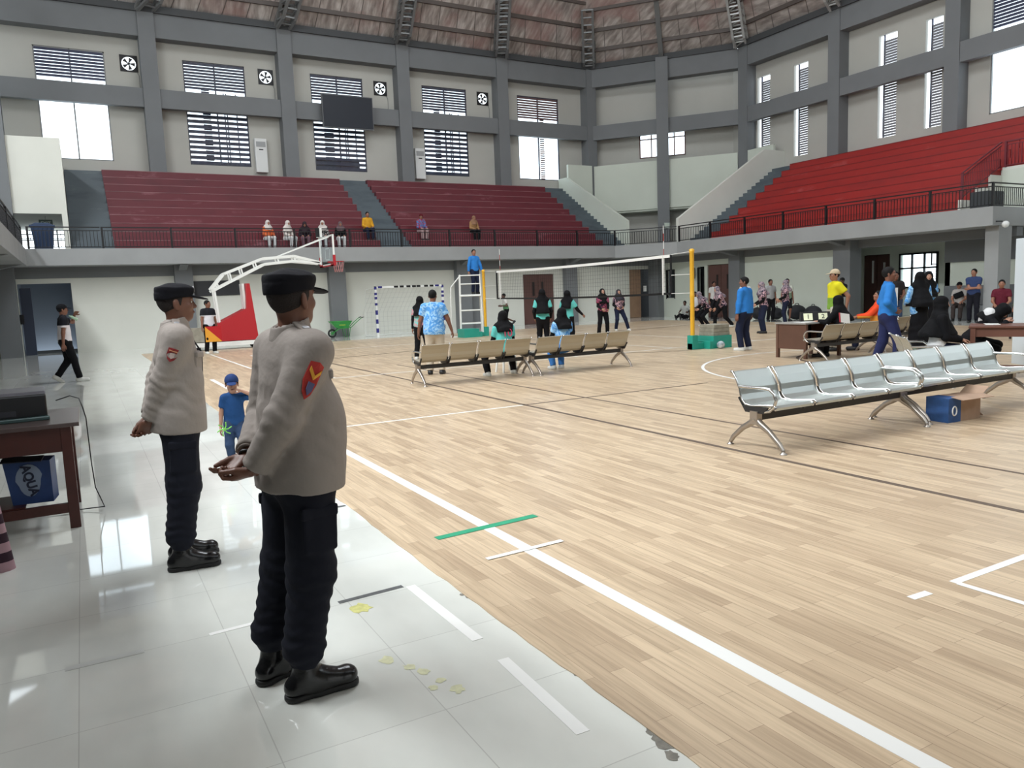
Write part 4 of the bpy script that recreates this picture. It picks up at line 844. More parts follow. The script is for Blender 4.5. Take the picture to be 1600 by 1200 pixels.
o = MB(); o.box(-.2, .2, -.1, .1, 0, .004); o = o.build('paper_sheet', M['linew']); o.location = (12.72, 6.95, .803); o.rotation_euler = (0, 0, .6); tag(o, 'white papers lying on the reddish table at the right edge', 'paper')
# white cabinet at the extreme right
e = tag(empty('white_cabinet', (14.45, 7.2, 0), R(-30)), 'tall white cabinet at the right edge beside the pillar', 'cabinet'); q = MB(); q.box(-.2, 1.2, -.25, .25, 0, 2.2); q.build('cabinet_body', mat('white_cabinet_paint', (206, 214, 218), .45), e, .01); q = MB(); q.box(-.12, -.04, -.26, -.25, 1.0, 1.4); q.build('handle_recess', M['steel'], e); text_mesh('cabinet_lettering', 'S', .13, M['black'], e, (-.08, -.256, 1.85), (R(90), 0, 0))
# white plastic stool by the seated players
e = tag(empty('plastic_stool', (7.45, 13.6, 0)), 'white plastic stool on the floor before the player numbered ten', 'stool'); q = MB(); q.box(-.15, .15, -.15, .15, .3, .34); q.build('stool_top', wp, e, .01)
for (x, y) in ((-1, -1), (1, -1), (1, 1), (-1, 1)): q = MB(); q.bar((x * .13, y * .13, .31), (x * .16, y * .16, 0), .05, .02); q.build('leg', wp, e)
# bags along the foot of the right wall
bagm = mat('black_bag_cloth', (28, 29, 34), .8, bump=.3, bscale=8)
for k, (x, y, s_, lb) in enumerate([(26.6, 22.6, .42, 'black sports bag at the wall behind the pink-shirted standing player'), (26.5, 23.6, .34, 'dark bag second from the left in the row at the right wall'), (26.5, 24.7, .36, 'dark bag leaning on its neighbour in the row at the right wall'), (26.4, 21.6, .4, 'large black backpack at the right wall near the scoreboard'), (26.3, 28.2, .33, 'dark bag at the foot of the brown double door on the right')]):
    e = tag(empty('sports_bag', (x, y, 0), .4 * k), lb, 'bag', 'bags along the foot of the right wall'); q = MB(); q.sphere((0, 0, s_ * .75), s_, 1.1, .8, .75, 14, 10); q.build('bag_body', bagm, e); q = MB(); q.tube([(-.15, 0, s_ * 1.4), (-.08, 0, s_ * 1.62), (.08, 0, s_ * 1.62), (.15, 0, s_ * 1.4)], .015, 6); q.build('bag_strap', bagm, e)
# ------------------------------------------------------------ people: smooth-blended signed-distance bodies, meshed by surface nets
V3 = lambda *a: np.array(a, dtype=np.float64)
def nrm(v): return v / (np.linalg.norm(v) + 1e-12)
class Cone:
    """tapered capsule a-b; e<1 flattens it along the direction u; cuts are planes (point, outward normal)"""
    def __init__(s, a, b, ra, rb, u=None, e=1.0, cuts=(), k=0.03):
        s.a, s.b, s.ra, s.rb, s.u, s.e, s.cuts, s.k = np.array(a, float), np.array(b, float), ra, rb, (None if u is None else nrm(np.array(u, float))), e, cuts, k
    def box(s):
        r = max(s.ra, s.rb); return np.minimum(s.a, s.b) - r, np.maximum(s.a, s.b) + r
    def d(s, P):
        ab = s.b - s.a; L = ab @ ab; q = P - s.a; t = np.clip((q @ ab) / max(L, 1e-9), 0, 1); q = q - t[..., None] * ab
        if s.u is not None and s.e != 1.0:
            q = q + (q @ s.u)[..., None] * s.u * (1 / s.e - 1)
        dd = np.linalg.norm(q, axis=-1) - (s.ra + (s.rb - s.ra) * t)
        if s.u is not None: dd = dd * (0.5 + 0.5 * s.e)
        for (p, n) in s.cuts: dd = np.maximum(dd, (P - p) @ nrm(np.array(n, float)))
        return dd
class Ell:
    def __init__(s, c, r, rot=None, cuts=(), k=0.02):
        s.c, s.r, s.rot, s.cuts, s.k = np.array(c, float), np.array(r, float), rot, cuts, k
    def box(s): m = s.r.max(); return s.c - m, s.c + m
    def d(s, P):
        q = P - s.c
        if s.rot is not None: q = q @ s.rot
        k0 = np.linalg.norm(q / s.r, axis=-1); k1 = np.linalg.norm(q / (s.r * s.r), axis=-1) + 1e-9
        dd = k0 * (k0 - 1) / k1
        for (p, n) in s.cuts: dd = np.maximum(dd, (P - p) @ nrm(np.array(n, float)))
        return dd
class BoxP:
    def __init__(s, c, h, rot=None, r=.01, k=0.01): s.c, s.h, s.rot, s.r, s.k, s.cuts = np.array(c, float), np.array(h, float), rot, r, k, ()
    def box(s): m = np.linalg.norm(s.h) + s.r; return s.c - m, s.c + m
    def d(s, P):
        q = P - s.c
        if s.rot is not None: q = q @ s.rot
        q = np.abs(q) - s.h + s.r; return np.linalg.norm(np.maximum(q, 0), axis=-1) + np.minimum(q.max(-1), 0) - s.r
def smesh(prims, h, subs=(), cuts=(), disp=None, hardsubs=True):
    """union of primitives -> (verts, quads)"""
    lo = np.min([p.box()[0] for p in prims], 0) - 3 * h; hi = np.max([p.box()[1] for p in prims], 0) + 3 * h
    n = np.ceil((hi - lo) / h).astype(int) + 1
    D = np.full(n, 1.0)
    ax = [lo[i] + h * np.arange(n[i]) for i in range(3)]
    def sub(p, m):
        a, b = p.box(); i0 = np.clip(np.floor((a - m - lo) / h).astype(int), 0, n); i1 = np.clip(np.ceil((b + m - lo) / h).astype(int) + 1, 0, n)
        sl = tuple(slice(i0[i], i1[i]) for i in range(3))
        G = np.stack(np.meshgrid(ax[0][sl[0]], ax[1][sl[1]], ax[2][sl[2]], indexing='ij'), -1); return sl, G
    for p in prims:
        sl, G = sub(p, p.k + 2.5 * h)
        if min(G.shape[:3]) == 0: continue
        d = p.d(G); c = D[sl]; k = max(p.k, 1e-4); hh = np.maximum(k - np.abs(c - d), 0) / k
        D[sl] = np.minimum(c, d) - hh * hh * k * .25
    for p in subs:
        sl, G = sub(p, 2 * h)
        if min(G.shape[:3]) == 0: continue
        D[sl] = np.maximum(D[sl], -p.d(G))
    if cuts or disp is not None:
        G = np.stack(np.meshgrid(*ax, indexing='ij'), -1)
        if disp is not None: D = D + np.where(np.abs(D) < .06, disp(G), 0)
        for (p, nn) in cuts: D = np.maximum(D, (G - p) @ nrm(np.array(nn, float)))
    S = D < 0
    c = np.stack([S[i:n[0] - 1 + i, j:n[1] - 1 + j, k:n[2] - 1 + k] for i in (0, 1) for j in (0, 1) for k in (0, 1)])
    act = c.any(0) & ~c.all(0); idx = np.full(act.shape, -1); idx[act] = np.arange(act.sum()); I = np.argwhere(act)
    if len(I) == 0: return np.zeros((0, 3)), np.zeros((0, 4), int)
    acc = np.zeros((len(I), 3)); cnt = np.zeros(len(I))
    for (o1, o2) in [((i, j, 0), (i, j, 1)) for i in (0, 1) for j in (0, 1)] + [((i, 0, j), (i, 1, j)) for i in (0, 1) for j in (0, 1)] + [((0, i, j), (1, i, j)) for i in (0, 1) for j in (0, 1)]:
        d1 = D[tuple((I + o1).T)]; d2 = D[tuple((I + o2).T)]; m = (d1 < 0) != (d2 < 0); t = np.where(m, d1 / np.where(m, d1 - d2, 1), 0)
        pt = I + np.array(o1) + t[:, None] * (np.array(o2) - np.array(o1)); acc[m] += pt[m]; cnt[m] += 1
    V = lo + h * acc / cnt[:, None]; Q = []
    for a in range(3):
        b, cc = (a + 1) % 3, (a + 2) % 3
        s1 = [slice(None)] * 3; s2 = [slice(None)] * 3; s1[a] = slice(0, -1); s2[a] = slice(1, None)
        cr_ = S[tuple(s1)] != S[tuple(s2)]; E = np.argwhere(cr_); inn = S[tuple(s1)][cr_]
        ok = (E[:, b] > 0) & (E[:, cc] > 0) & (E[:, b] < n[b] - 1) & (E[:, cc] < n[cc] - 1); E, inn = E[ok], inn[ok]
        def cell(db, dc): X = E.copy(); X[:, b] += db; X[:, cc] += dc; return idx[tuple(X.T)]
        q = np.stack([cell(-1, -1), cell(0, -1), cell(0, 0), cell(-1, 0)], 1); q[~inn] = q[~inn][:, ::-1]; Q.append(q)
    return V, np.concatenate(Q)
def link_mesh(name, V, F, mats, parent, scale=1.0, mi=None):
    me = bpy.data.meshes.new(name); V = np.asarray(V, dtype=np.float32) * scale; F = np.asarray(F)
    me.vertices.add(len(V)); me.vertices.foreach_set('co', V.ravel()); nF = len(F)
    me.loops.add(4 * nF); me.loops.foreach_set('vertex_index', F.ravel().astype(np.int32)); me.polygons.add(nF)
    me.polygons.foreach_set('loop_start', np.arange(0, 4 * nF, 4, dtype=np.int32)); me.polygons.foreach_set('loop_total', np.full(nF, 4, dtype=np.int32))
    me.update(calc_edges=True)
    for m in (mats if isinstance(mats, (list, tuple)) else [mats]): me.materials.append(m)
    me.polygons.foreach_set('use_smooth', np.ones(nF, dtype=bool))
    if mi is not None: me.polygons.foreach_set('material_index', np.asarray(mi, dtype=np.int32))
    o = bpy.data.objects.new(name, me); COL.objects.link(o)
    if parent: o.parent = parent
    return o
def rotm(yaw=0, pitch=0, roll=0):
    """columns = right, forward, up; yaw turns to the right (clockwise from above)"""
    m = Matrix.Rotation(-yaw, 3, 'Z') @ Matrix.Rotation(pitch, 3, 'X') @ Matrix.Rotation(roll, 3, 'Y'); return np.array(m)
def two_bone(a, c, l1, l2, hint):
    a, c, hint = V3(*a), V3(*c), nrm(V3(*hint)); d = c - a; L = np.linalg.norm(d)
    if L > .999 * (l1 + l2): c = a + d / L * .999 * (l1 + l2); d = c - a; L = np.linalg.norm(d)
    x = (l1 * l1 - l2 * l2 + L * L) / (2 * L); y = math.sqrt(max(l1 * l1 - x * x, 0)); dn = d / L; hp = nrm(hint - dn * (hint @ dn)); return a + dn * x + hp * y, c
def cloth(name, c, c2=None, pattern=None, p=(1.0, 1.2), rough=.85):
    """woven cloth; pattern 'split' paints the part above a height in a second colour, 'batik' mixes two dyes, 'band' puts a band between two heights"""
    key = 'cloth_' + name
    if key in _m: return _m[key]
    m = bpy.data.materials.new(key); m.use_nodes = True; nt = m.node_tree; b = nt.nodes['Principled BSDF']; b.inputs['Roughness'].default_value = rough
    b.inputs['Specular IOR Level'].default_value = .2
    tc = nt.nodes.new('ShaderNodeTexCoord'); a1 = (*lin(c), 1); a2 = (*lin(c2 or c), 1)
    n = nt.nodes.new('ShaderNodeTexNoise'); nt.links.new(tc.outputs['Object'], n.inputs['Vector']); n.inputs['Detail'].default_value = 5
    r = nt.nodes.new('ShaderNodeValToRGB')
    if pattern == 'batik':
        n.inputs['Scale'].default_value = 9; n.inputs['Distortion'].default_value = 2.2; r.color_ramp.elements[0].position = .46; r.color_ramp.elements[1].position = .56
        r.color_ramp.elements[0].color = a1; r.color_ramp.elements[1].color = a2; nt.links.new(n.outputs['Fac'], r.inputs[0])
    elif pattern in ('split', 'band'):
        sp = nt.nodes.new('ShaderNodeSeparateXYZ'); nt.links.new(tc.outputs['Object'], sp.inputs[0]); mr = nt.nodes.new('ShaderNodeMapRange'); mr.inputs['From Min'].default_value = p[0] - .5; mr.inputs['From Max'].default_value = p[0] + .5
        nt.links.new(sp.outputs['Z'], mr.inputs['Value']); r.color_ramp.interpolation = 'CONSTANT'; r.color_ramp.elements[0].position = 0; r.color_ramp.elements[0].color = a1; r.color_ramp.elements[1].position = .5; r.color_ramp.elements[1].color = a2
        if pattern == 'band': k = r.color_ramp.elements.new(.5 + p[1]); k.color = a1
        nt.links.new(mr.outputs[0], r.inputs[0])
    else:
        n.inputs['Scale'].default_value = 5; r.color_ramp.elements[0].color = tuple(v * .88 for v in a1[:3]) + (1,); r.color_ramp.elements[1].color = a1; nt.links.new(n.outputs['Fac'], r.inputs[0])
    nt.links.new(r.outputs[0], b.inputs['Base Color'])
    n3 = nt.nodes.new('ShaderNodeTexNoise'); n3.inputs['Scale'].default_value = 11; n3.inputs['Detail'].default_value = 3; nt.links.new(tc.outputs['Object'], n3.inputs['Vector'])
    bp = nt.nodes.new('ShaderNodeBump'); bp.inputs['Strength'].default_value = .35; bp.inputs['Distance'].default_value = .03; nt.links.new(n3.outputs['Fac'], bp.inputs['Height']); nt.links.new(bp.outputs[0], b.inputs['Normal'])
    _m[key] = m; return m
SK = {'tan': mat('skin_tan', (150, 104, 82), .5, bump=.05, bscale=120), 'brown': mat('skin_brown', (122, 80, 62), .48, bump=.05, bscale=120), 'dark': mat('skin_dark', (88, 58, 46), .5, bump=.05, bscale=120), 'deep': mat('skin_deep', (112, 74, 58), .48, bump=.05, bscale=120), 'light': mat('skin_light', (178, 134, 112), .5, bump=.05, bscale=120)}
EYE = mat('eye_dark', (18, 14, 12), .2); EYEW = mat('eye_white', (205, 200, 192), .3); LIP = mat('lip_brown', (112, 60, 52), .5)
HAIR = mat('black_hair', (13, 11, 11), .7, bump=.4, bscale=60, spec=.25); SHOEW = mat('white_shoe', (206, 206, 200), .6); SHOEB = mat('black_shoe', (26, 26, 28), .5)
def head_prims(c, Rm, s=1.0, fem=False):
    """c centre of the head, Rm columns right/forward/up; returns body primitives"""
    def P(x, y, z): return c + Rm @ (V3(x, y, z) * s)
    q = [Ell(P(0, -.008, .028), V3(.074, .096, .09) * s, Rm, k=.02), Ell(P(0, .022, -.042), V3(.058, .068, .066) * s, Rm, k=.03), Ell(P(0, .05, -.078), V3(.034, .034, .026) * s, Rm, k=.03),
         Cone(P(0, .083, .018), P(0, .102, -.018), 0.009 * s, .0138 * s, k=.012), Ell(P(0, .078, .03), V3(.05, .014, .011) * s, Rm, k=.016),
         Ell(P(0, .083, -.048), V3(.024, .013, .011) * s, Rm, k=.01), Ell(P(-.036, .06, -.015), V3(.024, .024, .022) * s, Rm, k=.02), Ell(P(.036, .06, -.015), V3(.024, .024, .022) * s, Rm, k=.02)]
    for sx in (-1, 1):
        e = P(sx * .078, -.012, -.005); Re = Rm @ np.array(Matrix.Rotation(sx * .35, 3, 'Z')); q.append(Ell(e, V3(.009, .019, .033) * s, Re, k=.008)); q.append(Ell(P(sx * .08, -.006, -.03), V3(.006, .01, .011) * s, Re, k=.006))
    return q
def face_bits(c, Rm, s=1.0):
    """small eye, brow and lip pieces joined to the body mesh"""
    out = []
    def P(x, y, z): return c + Rm @ (V3(x, y, z) * s)
    for sx in (-1, 1):
        out.append((Ell(P(sx * .031, .0785, .008), V3(.013, .008, .0065) * s, Rm), 1, .003 * s)); out.append((Ell(P(sx * .031, .0845, .008), V3(.0055, .004, .0055) * s, Rm), 2, .002 * s))
        out.append((Cone(P(sx * .016, .091, .032), P(sx * .05, .078, .032), .0038 * s, .003 * s), 2, .0022 * s))
    out.append((Ell(P(0, .094, -.052), V3(.02, .006, .0075) * s, Rm), 3, .0025 * s)); return out
def hand_prims(w, Rm, side, curl=.5, s=1.0, thumb_out=.6, spread=.0):
    """w wrist; Rm columns: across (towards the little finger for side=+1), palm normal (palm faces +), fingers direction"""
    X, Nn, F = Rm[:, 0], Rm[:, 1], Rm[:, 2]; q = []
    def P(x, y, z): return w + (X * x + Nn * y + F * z) * s
    q.append(Cone(P(0, 0, -.02), P(0, 0, .02), .026 * s, .027 * s, Nn, .72, k=.02))
    for i, x in enumerate((-.030, -.010, .010, .028)): q.append(Cone(P(x * .55, 0, .02), P(x, 0, .082 - (.008 if i == 3 else 0)), .0155 * s, .0125 * s, Nn, .85, k=.014))
    Ls = [.072, .082, .076, .058]
    for i, (x, L) in enumerate(zip((-.031, -.0105, .0105, .029), Ls)):
        p0 = V3(x, 0, .084 - (.008 if i == 3 else 0)); ang = curl * .55 + .06 * i; sp = spread * (i - 1.5); r = (.0092, .0096, .0092, .0082)[i]
        for j, f in enumerate((.46, .3, .24)):
            p1 = p0 + V3(math.sin(sp) * math.cos(ang), math.sin(ang), math.cos(ang)) * L * f; q.append(Cone(P(*p0), P(*p1), r * s, r * .9 * s, k=.003)); p0 = p1; r *= .9; ang += curl * 1.05
    a = V3(-.024, .004, .022); d1 = nrm(V3(-.75 * thumb_out - .12, (.25 + .5 * curl) if thumb_out > .3 else .12 + .2 * curl, .62)); b = a + d1 * .042; d2 = nrm(d1 + V3(.22, .12, .5 if thumb_out > .3 else 1.0)); c_ = b + d2 * .032; d3 = nrm(d2 + V3(.15, .25 * curl, .25)); e = c_ + d3 * .026
    q += [Cone(P(*a), P(*b), .0155 * s, .0125 * s, k=.012), Cone(P(*b), P(*c_), .0115 * s, .0105 * s, k=.004), Cone(P(*c_), P(*e), .0105 * s, .0085 * s, k=.004)]
    return q
def join(parts):
    V = []; F = []; MI = []; k = 0
    for (v, f, m) in parts:
        if len(v) == 0: continue
        V.append(v); F.append(f + k); MI.append(np.full(len(f), m)); k += len(v)
    return np.concatenate(V), np.concatenate(F), np.concatenate(MI)
def wrinkle(amp, seed, f=26.0):
    r = np.random.RandomState(seed); K = r.randn(5, 3); K /= np.linalg.norm(K, axis=1)[:, None]; K[:, 2] *= 1.5; ph = r.rand(5) * 6.28
    def fn(G):
        w_ = np.sin(G @ (K[0] * f * .4) + ph[0]) * 1.2; return amp * (np.sin(G @ (K[1] * f) + ph[1] + 2 * w_) * .5 + np.sin(G @ (K[2] * f * 1.7) + ph[2] + w_ * 2.5) * .35 + np.sin(G @ (K[3] * f * .6) + ph[3]) * .4)
    return fn
class Person:
    """all numbers for a 1.70 m adult; facing +Y, right hand at +X"""
    def __init__(s, label, x, y, az, H=1.70, z=0.0, res=.02, skin='tan', group=None, build=1.0, **k):
        s.e = tag(empty('person', (x, y, z), -R(az)), label, 'person', group); s.s = H / 1.70; s.res = res; s.skin = SK[skin]; s.b = build; s.kw = k; s.hs = k.get('hs', 1.0)
        s.pel = V3(*k.get('pel', (0, 0, .93))); ln = k.get('lean', (0.0, 0.0)); s.Rt = rotm(R(k.get('twist', 0)), -R(ln[0]), R(ln[1])); s.up = s.Rt[:, 2]; s.fw = s.Rt[:, 1]; s.rt = s.Rt[:, 0]
        s.neck = s.pel + s.up * .50; s.ch = s.pel + s.up * .35
        sw = k.get('sw', .165) * (1 if s.b <= 1 else 1 + (s.b - 1) * .4); s.sh = {+1: s.neck + s.rt * sw - s.up * .062, -1: s.neck - s.rt * sw - s.up * .062}
        hy, hp, hr = k.get('head', (0, 0, 0)); s.Rh = s.Rt @ rotm(R(hy), R(hp), R(hr)); s.hc = s.neck + s.up * k.get('nk', .078) + s.Rh @ V3(0, .015, .075) * s.hs
        s.hand = {}; s.elb = {}; s.hd = {}
        for sd, key in ((1, 'R'), (-1, 'L')):
            t = k.get('h' + key, (sd * .24, .03, .80)); hint = k.get('eh' + key, (sd * .5, -1, -.2)); s.elb[sd], s.hand[sd] = two_bone(s.sh[sd], t, k.get('ua', .285), k.get('fa', .25), hint)
        s.hip = {+1: s.pel + s.rt * .085 - V3(0, 0, .03), -1: s.pel - s.rt * .085 - V3(0, 0, .03)}; s.kn = {}; s.ank = {}
        for sd, key in ((1, 'R'), (-1, 'L')):
            t = k.get('f' + key, (sd * .10, 0, .085)); hint = k.get('kh' + key, (sd * .1, 1, 0)); s.kn[sd], s.ank[sd] = two_bone(s.hip[sd], t, .415, .415, hint)
        s.fy = {1: R(k.get('fyR', 8)), -1: R(k.get('fyL', -8))}
    def torso(s, o):
        b = s.b; u = s.up; f = s.fw; P = s.pel; rt = s.rt
        q = [Cone(P - u * .03 - rt * .05, P - u * .03 + rt * .05, .115 * b + o, .115 * b + o, f, .92, k=.05), Cone(P + u * .02, P + u * .20 + f * .012, .142 * b + o, .132 * b + o, f, .72 * (b ** .6), k=.06),
             Cone(P + u * .20 + f * .012, P + u * .325, .132 * b + o, .150 + o, f, .7, k=.06), Cone(s.sh[1] - rt * .03 - u * .01, s.sh[-1] + rt * .03 - u * .01, .056 + o, .056 + o, k=.06)]
        q += [Cone(s.neck - u * .045, s.sh[sx] * .75 + s.neck * .25 - u * .0, .058 + o * .6, .046 + o, k=.04) for sx in (1, -1)]
        if b > 1.05: q.append(Ell(P + u * .13 + f * .055 * b, V3(.125 * b, .10 * b, .14 * b) + o, s.Rt, k=.08))
        if s.kw.get('fem'): q += [Ell(P + u * .32 + f * .085 + rt * .06 * sx, V3(.06, .05, .06) + o, s.Rt, k=.05) for sx in (-1, 1)]
        return q
    def arm(s, sd, o, upto=1.0, fore=True, cut=True, taper=1.0):
        S_, E_, W_ = s.sh[sd], s.elb[sd], s.hand[sd]; b = .5 + .5 * s.b
        if not fore:
            e = S_ + (E_ - S_) * upto; return [Cone(S_, e, .054 * b + o, (.047 * b + o * 1.5), cuts=[(e, E_ - S_)] if cut else (), k=.035)]
        e = E_ + (W_ - E_) * upto
        return [Cone(S_, E_, .052 * b + o, .041 * b + o * taper, k=.035), Cone(E_, e, .041 * b + o * taper, (.026 if upto >= 1 else .03) * b + o * taper, cuts=[(e, W_ - E_)] if cut else (), k=.02)]
    def leg(s, sd, o, shin=True, upto=1.0, flare=0.0):
        H_, K_, A_ = s.hip[sd], s.kn[sd], s.ank[sd]; b = .6 + .4 * s.b
        q = [Cone(H_, K_, .088 * b + o, .058 * b + o, k=.04, cuts=() if shin else [(H_ + (K_ - H_) * upto, K_ - H_)])]
        if shin: e = K_ + (A_ - K_) * upto; q.append(Cone(K_, e, .058 * b + o, .040 * b + o + flare, k=.03, cuts=[(e, A_ - K_)]))
        return q
    def foot(s, sd, o=0.0):
        A = s.ank[sd]; d = V3(math.sin(s.fy[sd]), math.cos(s.fy[sd]), 0); pz = s.kw.get('fp' + ('R' if sd > 0 else 'L'), 0); d = nrm(d * math.cos(R(pz)) + V3(0, 0, -math.sin(R(pz)))); up = nrm(np.cross(np.cross(d, V3(0, 0, 1)), d))
        B = A - up * .085 ; cuts = [(B, -up)]
        return [Cone(A, B + up * .045 - d * .03, .042 + o, .042 + o, k=.03, cuts=cuts), Cone(B + up * .038 - d * .035, B + up * .032 + d * .15, .042 + o, .040 + o, k=.03, cuts=cuts), Cone(B + up * .03 + d * .05, B + up * .06, .04 + o, .04 + o, k=.03, cuts=cuts)]
    def mk(s, name, prims, m, parent=None, h=None, **k):
        v, f = smesh(prims, h or s.res, **k); return link_mesh(name, v, f, m, parent or s.e, s.s)
    def body(s, skip_legs=False, handh=.0055, facial=True, bare_legs=False):
        k = s.kw; parts = []; q = s.torso(-.012) + s.arm(1, 0, cut=False) + s.arm(-1, 0, cut=False)
        for sd in (1, -1): q += s.leg(sd, -.008); q += s.foot(sd, -.012)
        q.append(Cone(s.neck - s.up * .04, s.hc - s.Rh[:, 2] * .05, .058, .052 * s.hs, k=.03))
        v, f = smesh(q, s.res); parts.append((v, f, 0))
        hh = min(s.res * .5, .0085); q = head_prims(s.hc, s.Rh, s.hs) + [Cone(s.neck - s.up * .02, s.hc - s.Rh[:, 2] * .05, .056, .053 * s.hs, k=.03)]; v, f = smesh(q, hh); parts.append((v, f, 0))
        if facial:
            for (p, m, h) in face_bits(s.hc, s.Rh, s.hs): v, f = smesh([p], h * 1.3); parts.append((v, f, m))
        for sd, key in ((1, 'R'), (-1, 'L')):
            fd = nrm(s.hand[sd] - s.elb[sd]); fd = nrm(V3(*k['hf' + key])) if 'hf' + key in k else fd; pn = V3(*k.get('pn' + key, (-sd, .1, 0))); pn = nrm(pn - fd * (pn @ fd)); X = np.cross(pn, fd)
            # thumb side points to -X of the hand frame; keep it forward / inwards
            th = V3(*k.get('th' + key, (0, 1, .2)))
            if X @ th > 0: X = -X
            q = hand_prims(s.hand[sd], np.stack([X, pn, fd], 1), sd, k.get('cu' + key, .45), 1.0, k.get('to', .6)); v, f = smesh(q, handh); parts.append((v, f, 0))
        V, F, MI = join(parts); return link_mesh('body', V, F, [s.skin, EYEW, EYE, LIP], s.e, s.s, MI)
    def hair(s, m=None, style='short'):
        c, Rm = s.hc, s.Rh; S_ = s.hs
        def P(x, y, z): return c + Rm @ (V3(x, y, z) * S_)
        q = [Ell(P(0, -.012, .032), V3(.083, .102, .096) * S_, Rm, cuts=[(P(0, .055, .045), Rm @ V3(0, .75, -.55)), (P(0, -.02, -.06), Rm @ V3(0, .05, -1))])]
        return s.mk('hair', q, m or HAIR, h=min(s.res * .5, .008))
    def cap(s, m, long_brim=True, back=False):
        c, Rm = s.hc, s.Rh; S_ = s.hs
        def P(x, y, z): return c + Rm @ (V3(x, y, z) * S_)
        q = [Ell(P(0, -.012, .045), V3(.088, .105, .09) * S_, Rm, cuts=[(P(0, 0, .028), Rm @ V3(0, .12, -1))])]
        o = s.mk('cap', q, m, h=min(s.res * .5, .007)); sg = -1 if back else 1
        q = [Ell(P(0, sg * .125, .036), V3(.062, .06, .008) * S_, Rm @ np.array(Matrix.Rotation(-.18 * sg, 3, 'X')))]; s.mk('cap_brim', q, m, o, h=.005); s.hair(); return o
    def hijab(s, m, length=.22, wide=.16, back=.12):
        c, Rm = s.hc, s.Rh; S_ = s.hs
        def P(x, y, z): return c + Rm @ (V3(x, y, z) * S_)
        N_ = s.neck; fr = N_ + s.fw * .06 - s.up * length; bk = N_ - s.fw * back * .8 - s.up * (length + .03)
        q = [Ell(P(0, -.012, .03), V3(.098, .114, .105) * S_, Rm, k=.03), Ell(P(0, .005, -.04), V3(.09, .09, .085) * S_, Rm, k=.04), Cone(P(0, -.01, -.06), N_, .085 * S_, .1, k=.05),
             Cone(N_, fr, .115, wide, s.fw, .8, k=.06, cuts=[(fr - s.up * .03, -s.up)]), Cone(N_, bk, .11, wide, s.fw, .75, k=.06, cuts=[(bk - s.up * .02, -s.up)]), Cone(s.sh[1] * .75 + N_ * .25, s.sh[-1] * .75 + N_ * .25, .088, .088, k=.06)]
        sub = [Ell(P(0, .105, -.008), V3(.054, .07, .066) * S_, Rm)]
        return s.mk('hijab', q, m, h=min(s.res * .7, .014), subs=sub, disp=wrinkle(.006, 5, 22))
    def top(s, m, sleeve='short', hem=-.06, o=.016, wr=.004, collar=True, name='shirt', skirtk=0.0):
        q = s.torso(o); u = s.up; hp = s.pel + u * hem
        q.append(Cone(s.pel + u * .12, s.pel + u * (hem - .04), .142 * s.b + o, .15 * s.b + o + skirtk, s.fw, .76, k=.05))
        q += sum([s.arm(sd, o, .62, fore=False) if sleeve == 'short' else s.arm(sd, o, .97, taper=1.1) for sd in (1, -1)], [])
        nk = s.neck + u * .0
        q.append(Cone(nk - u * .05, nk + u * .02, .078, .064, k=.03))
        sub = [Ell(nk + u * .045, V3(.052, .055, .05), s.Rt)]
        return s.mk(name, q, m, cuts=None or (), subs=sub + [Cone(hp - u * .30, hp - u * .12, .4, .4, cuts=[(hp, u)])], disp=wrinkle(wr, int(abs(s.e.location.x * 37)) + 3))
    def trousers(s, m, upto=1.0, o=.018, short=False, wr=.004, flare=.008, name='trousers'):
        P = s.pel; u = s.up; q = [Cone(P - u * .03 - s.rt * .05, P - u * .03 + s.rt * .05, .117 * s.b + o, .117 * s.b + o, s.fw, .95, k=.04), Cone(P - u * .02, P + u * .08, .13 * s.b + o, .128 * s.b + o, s.fw, .78, k=.04)]
        for sd in (1, -1): q += s.leg(sd, o, shin=not short, upto=upto if not short else .95, flare=flare)
        return s.mk(name, q, m, disp=wrinkle(wr, int(abs(s.e.location.y * 31)) + 9))
    def skirt(s, m, hem=.12, r=.24, name='skirt'):
        P = s.pel; b = V3((s.ank[1][0] + s.ank[-1][0]) / 2, (s.ank[1][1] + s.ank[-1][1]) / 2, hem)
        return s.mk(name, [Cone(P + V3(0, 0, .08), b, .15, r, s.fw, .85, cuts=[(b, (0, 0, -1)), (P + V3(0, 0, .1), (0, 0, 1))]), Cone(P - s.rt * .05, P + s.rt * .05, .13, .13, k=.04)], m, disp=wrinkle(.01, 4, 16))
    def shoes(s, m, sole=None):
        for sd in (1, -1):
            o = s.mk('shoe', s.foot(sd, .004), m, h=min(s.res, .011))
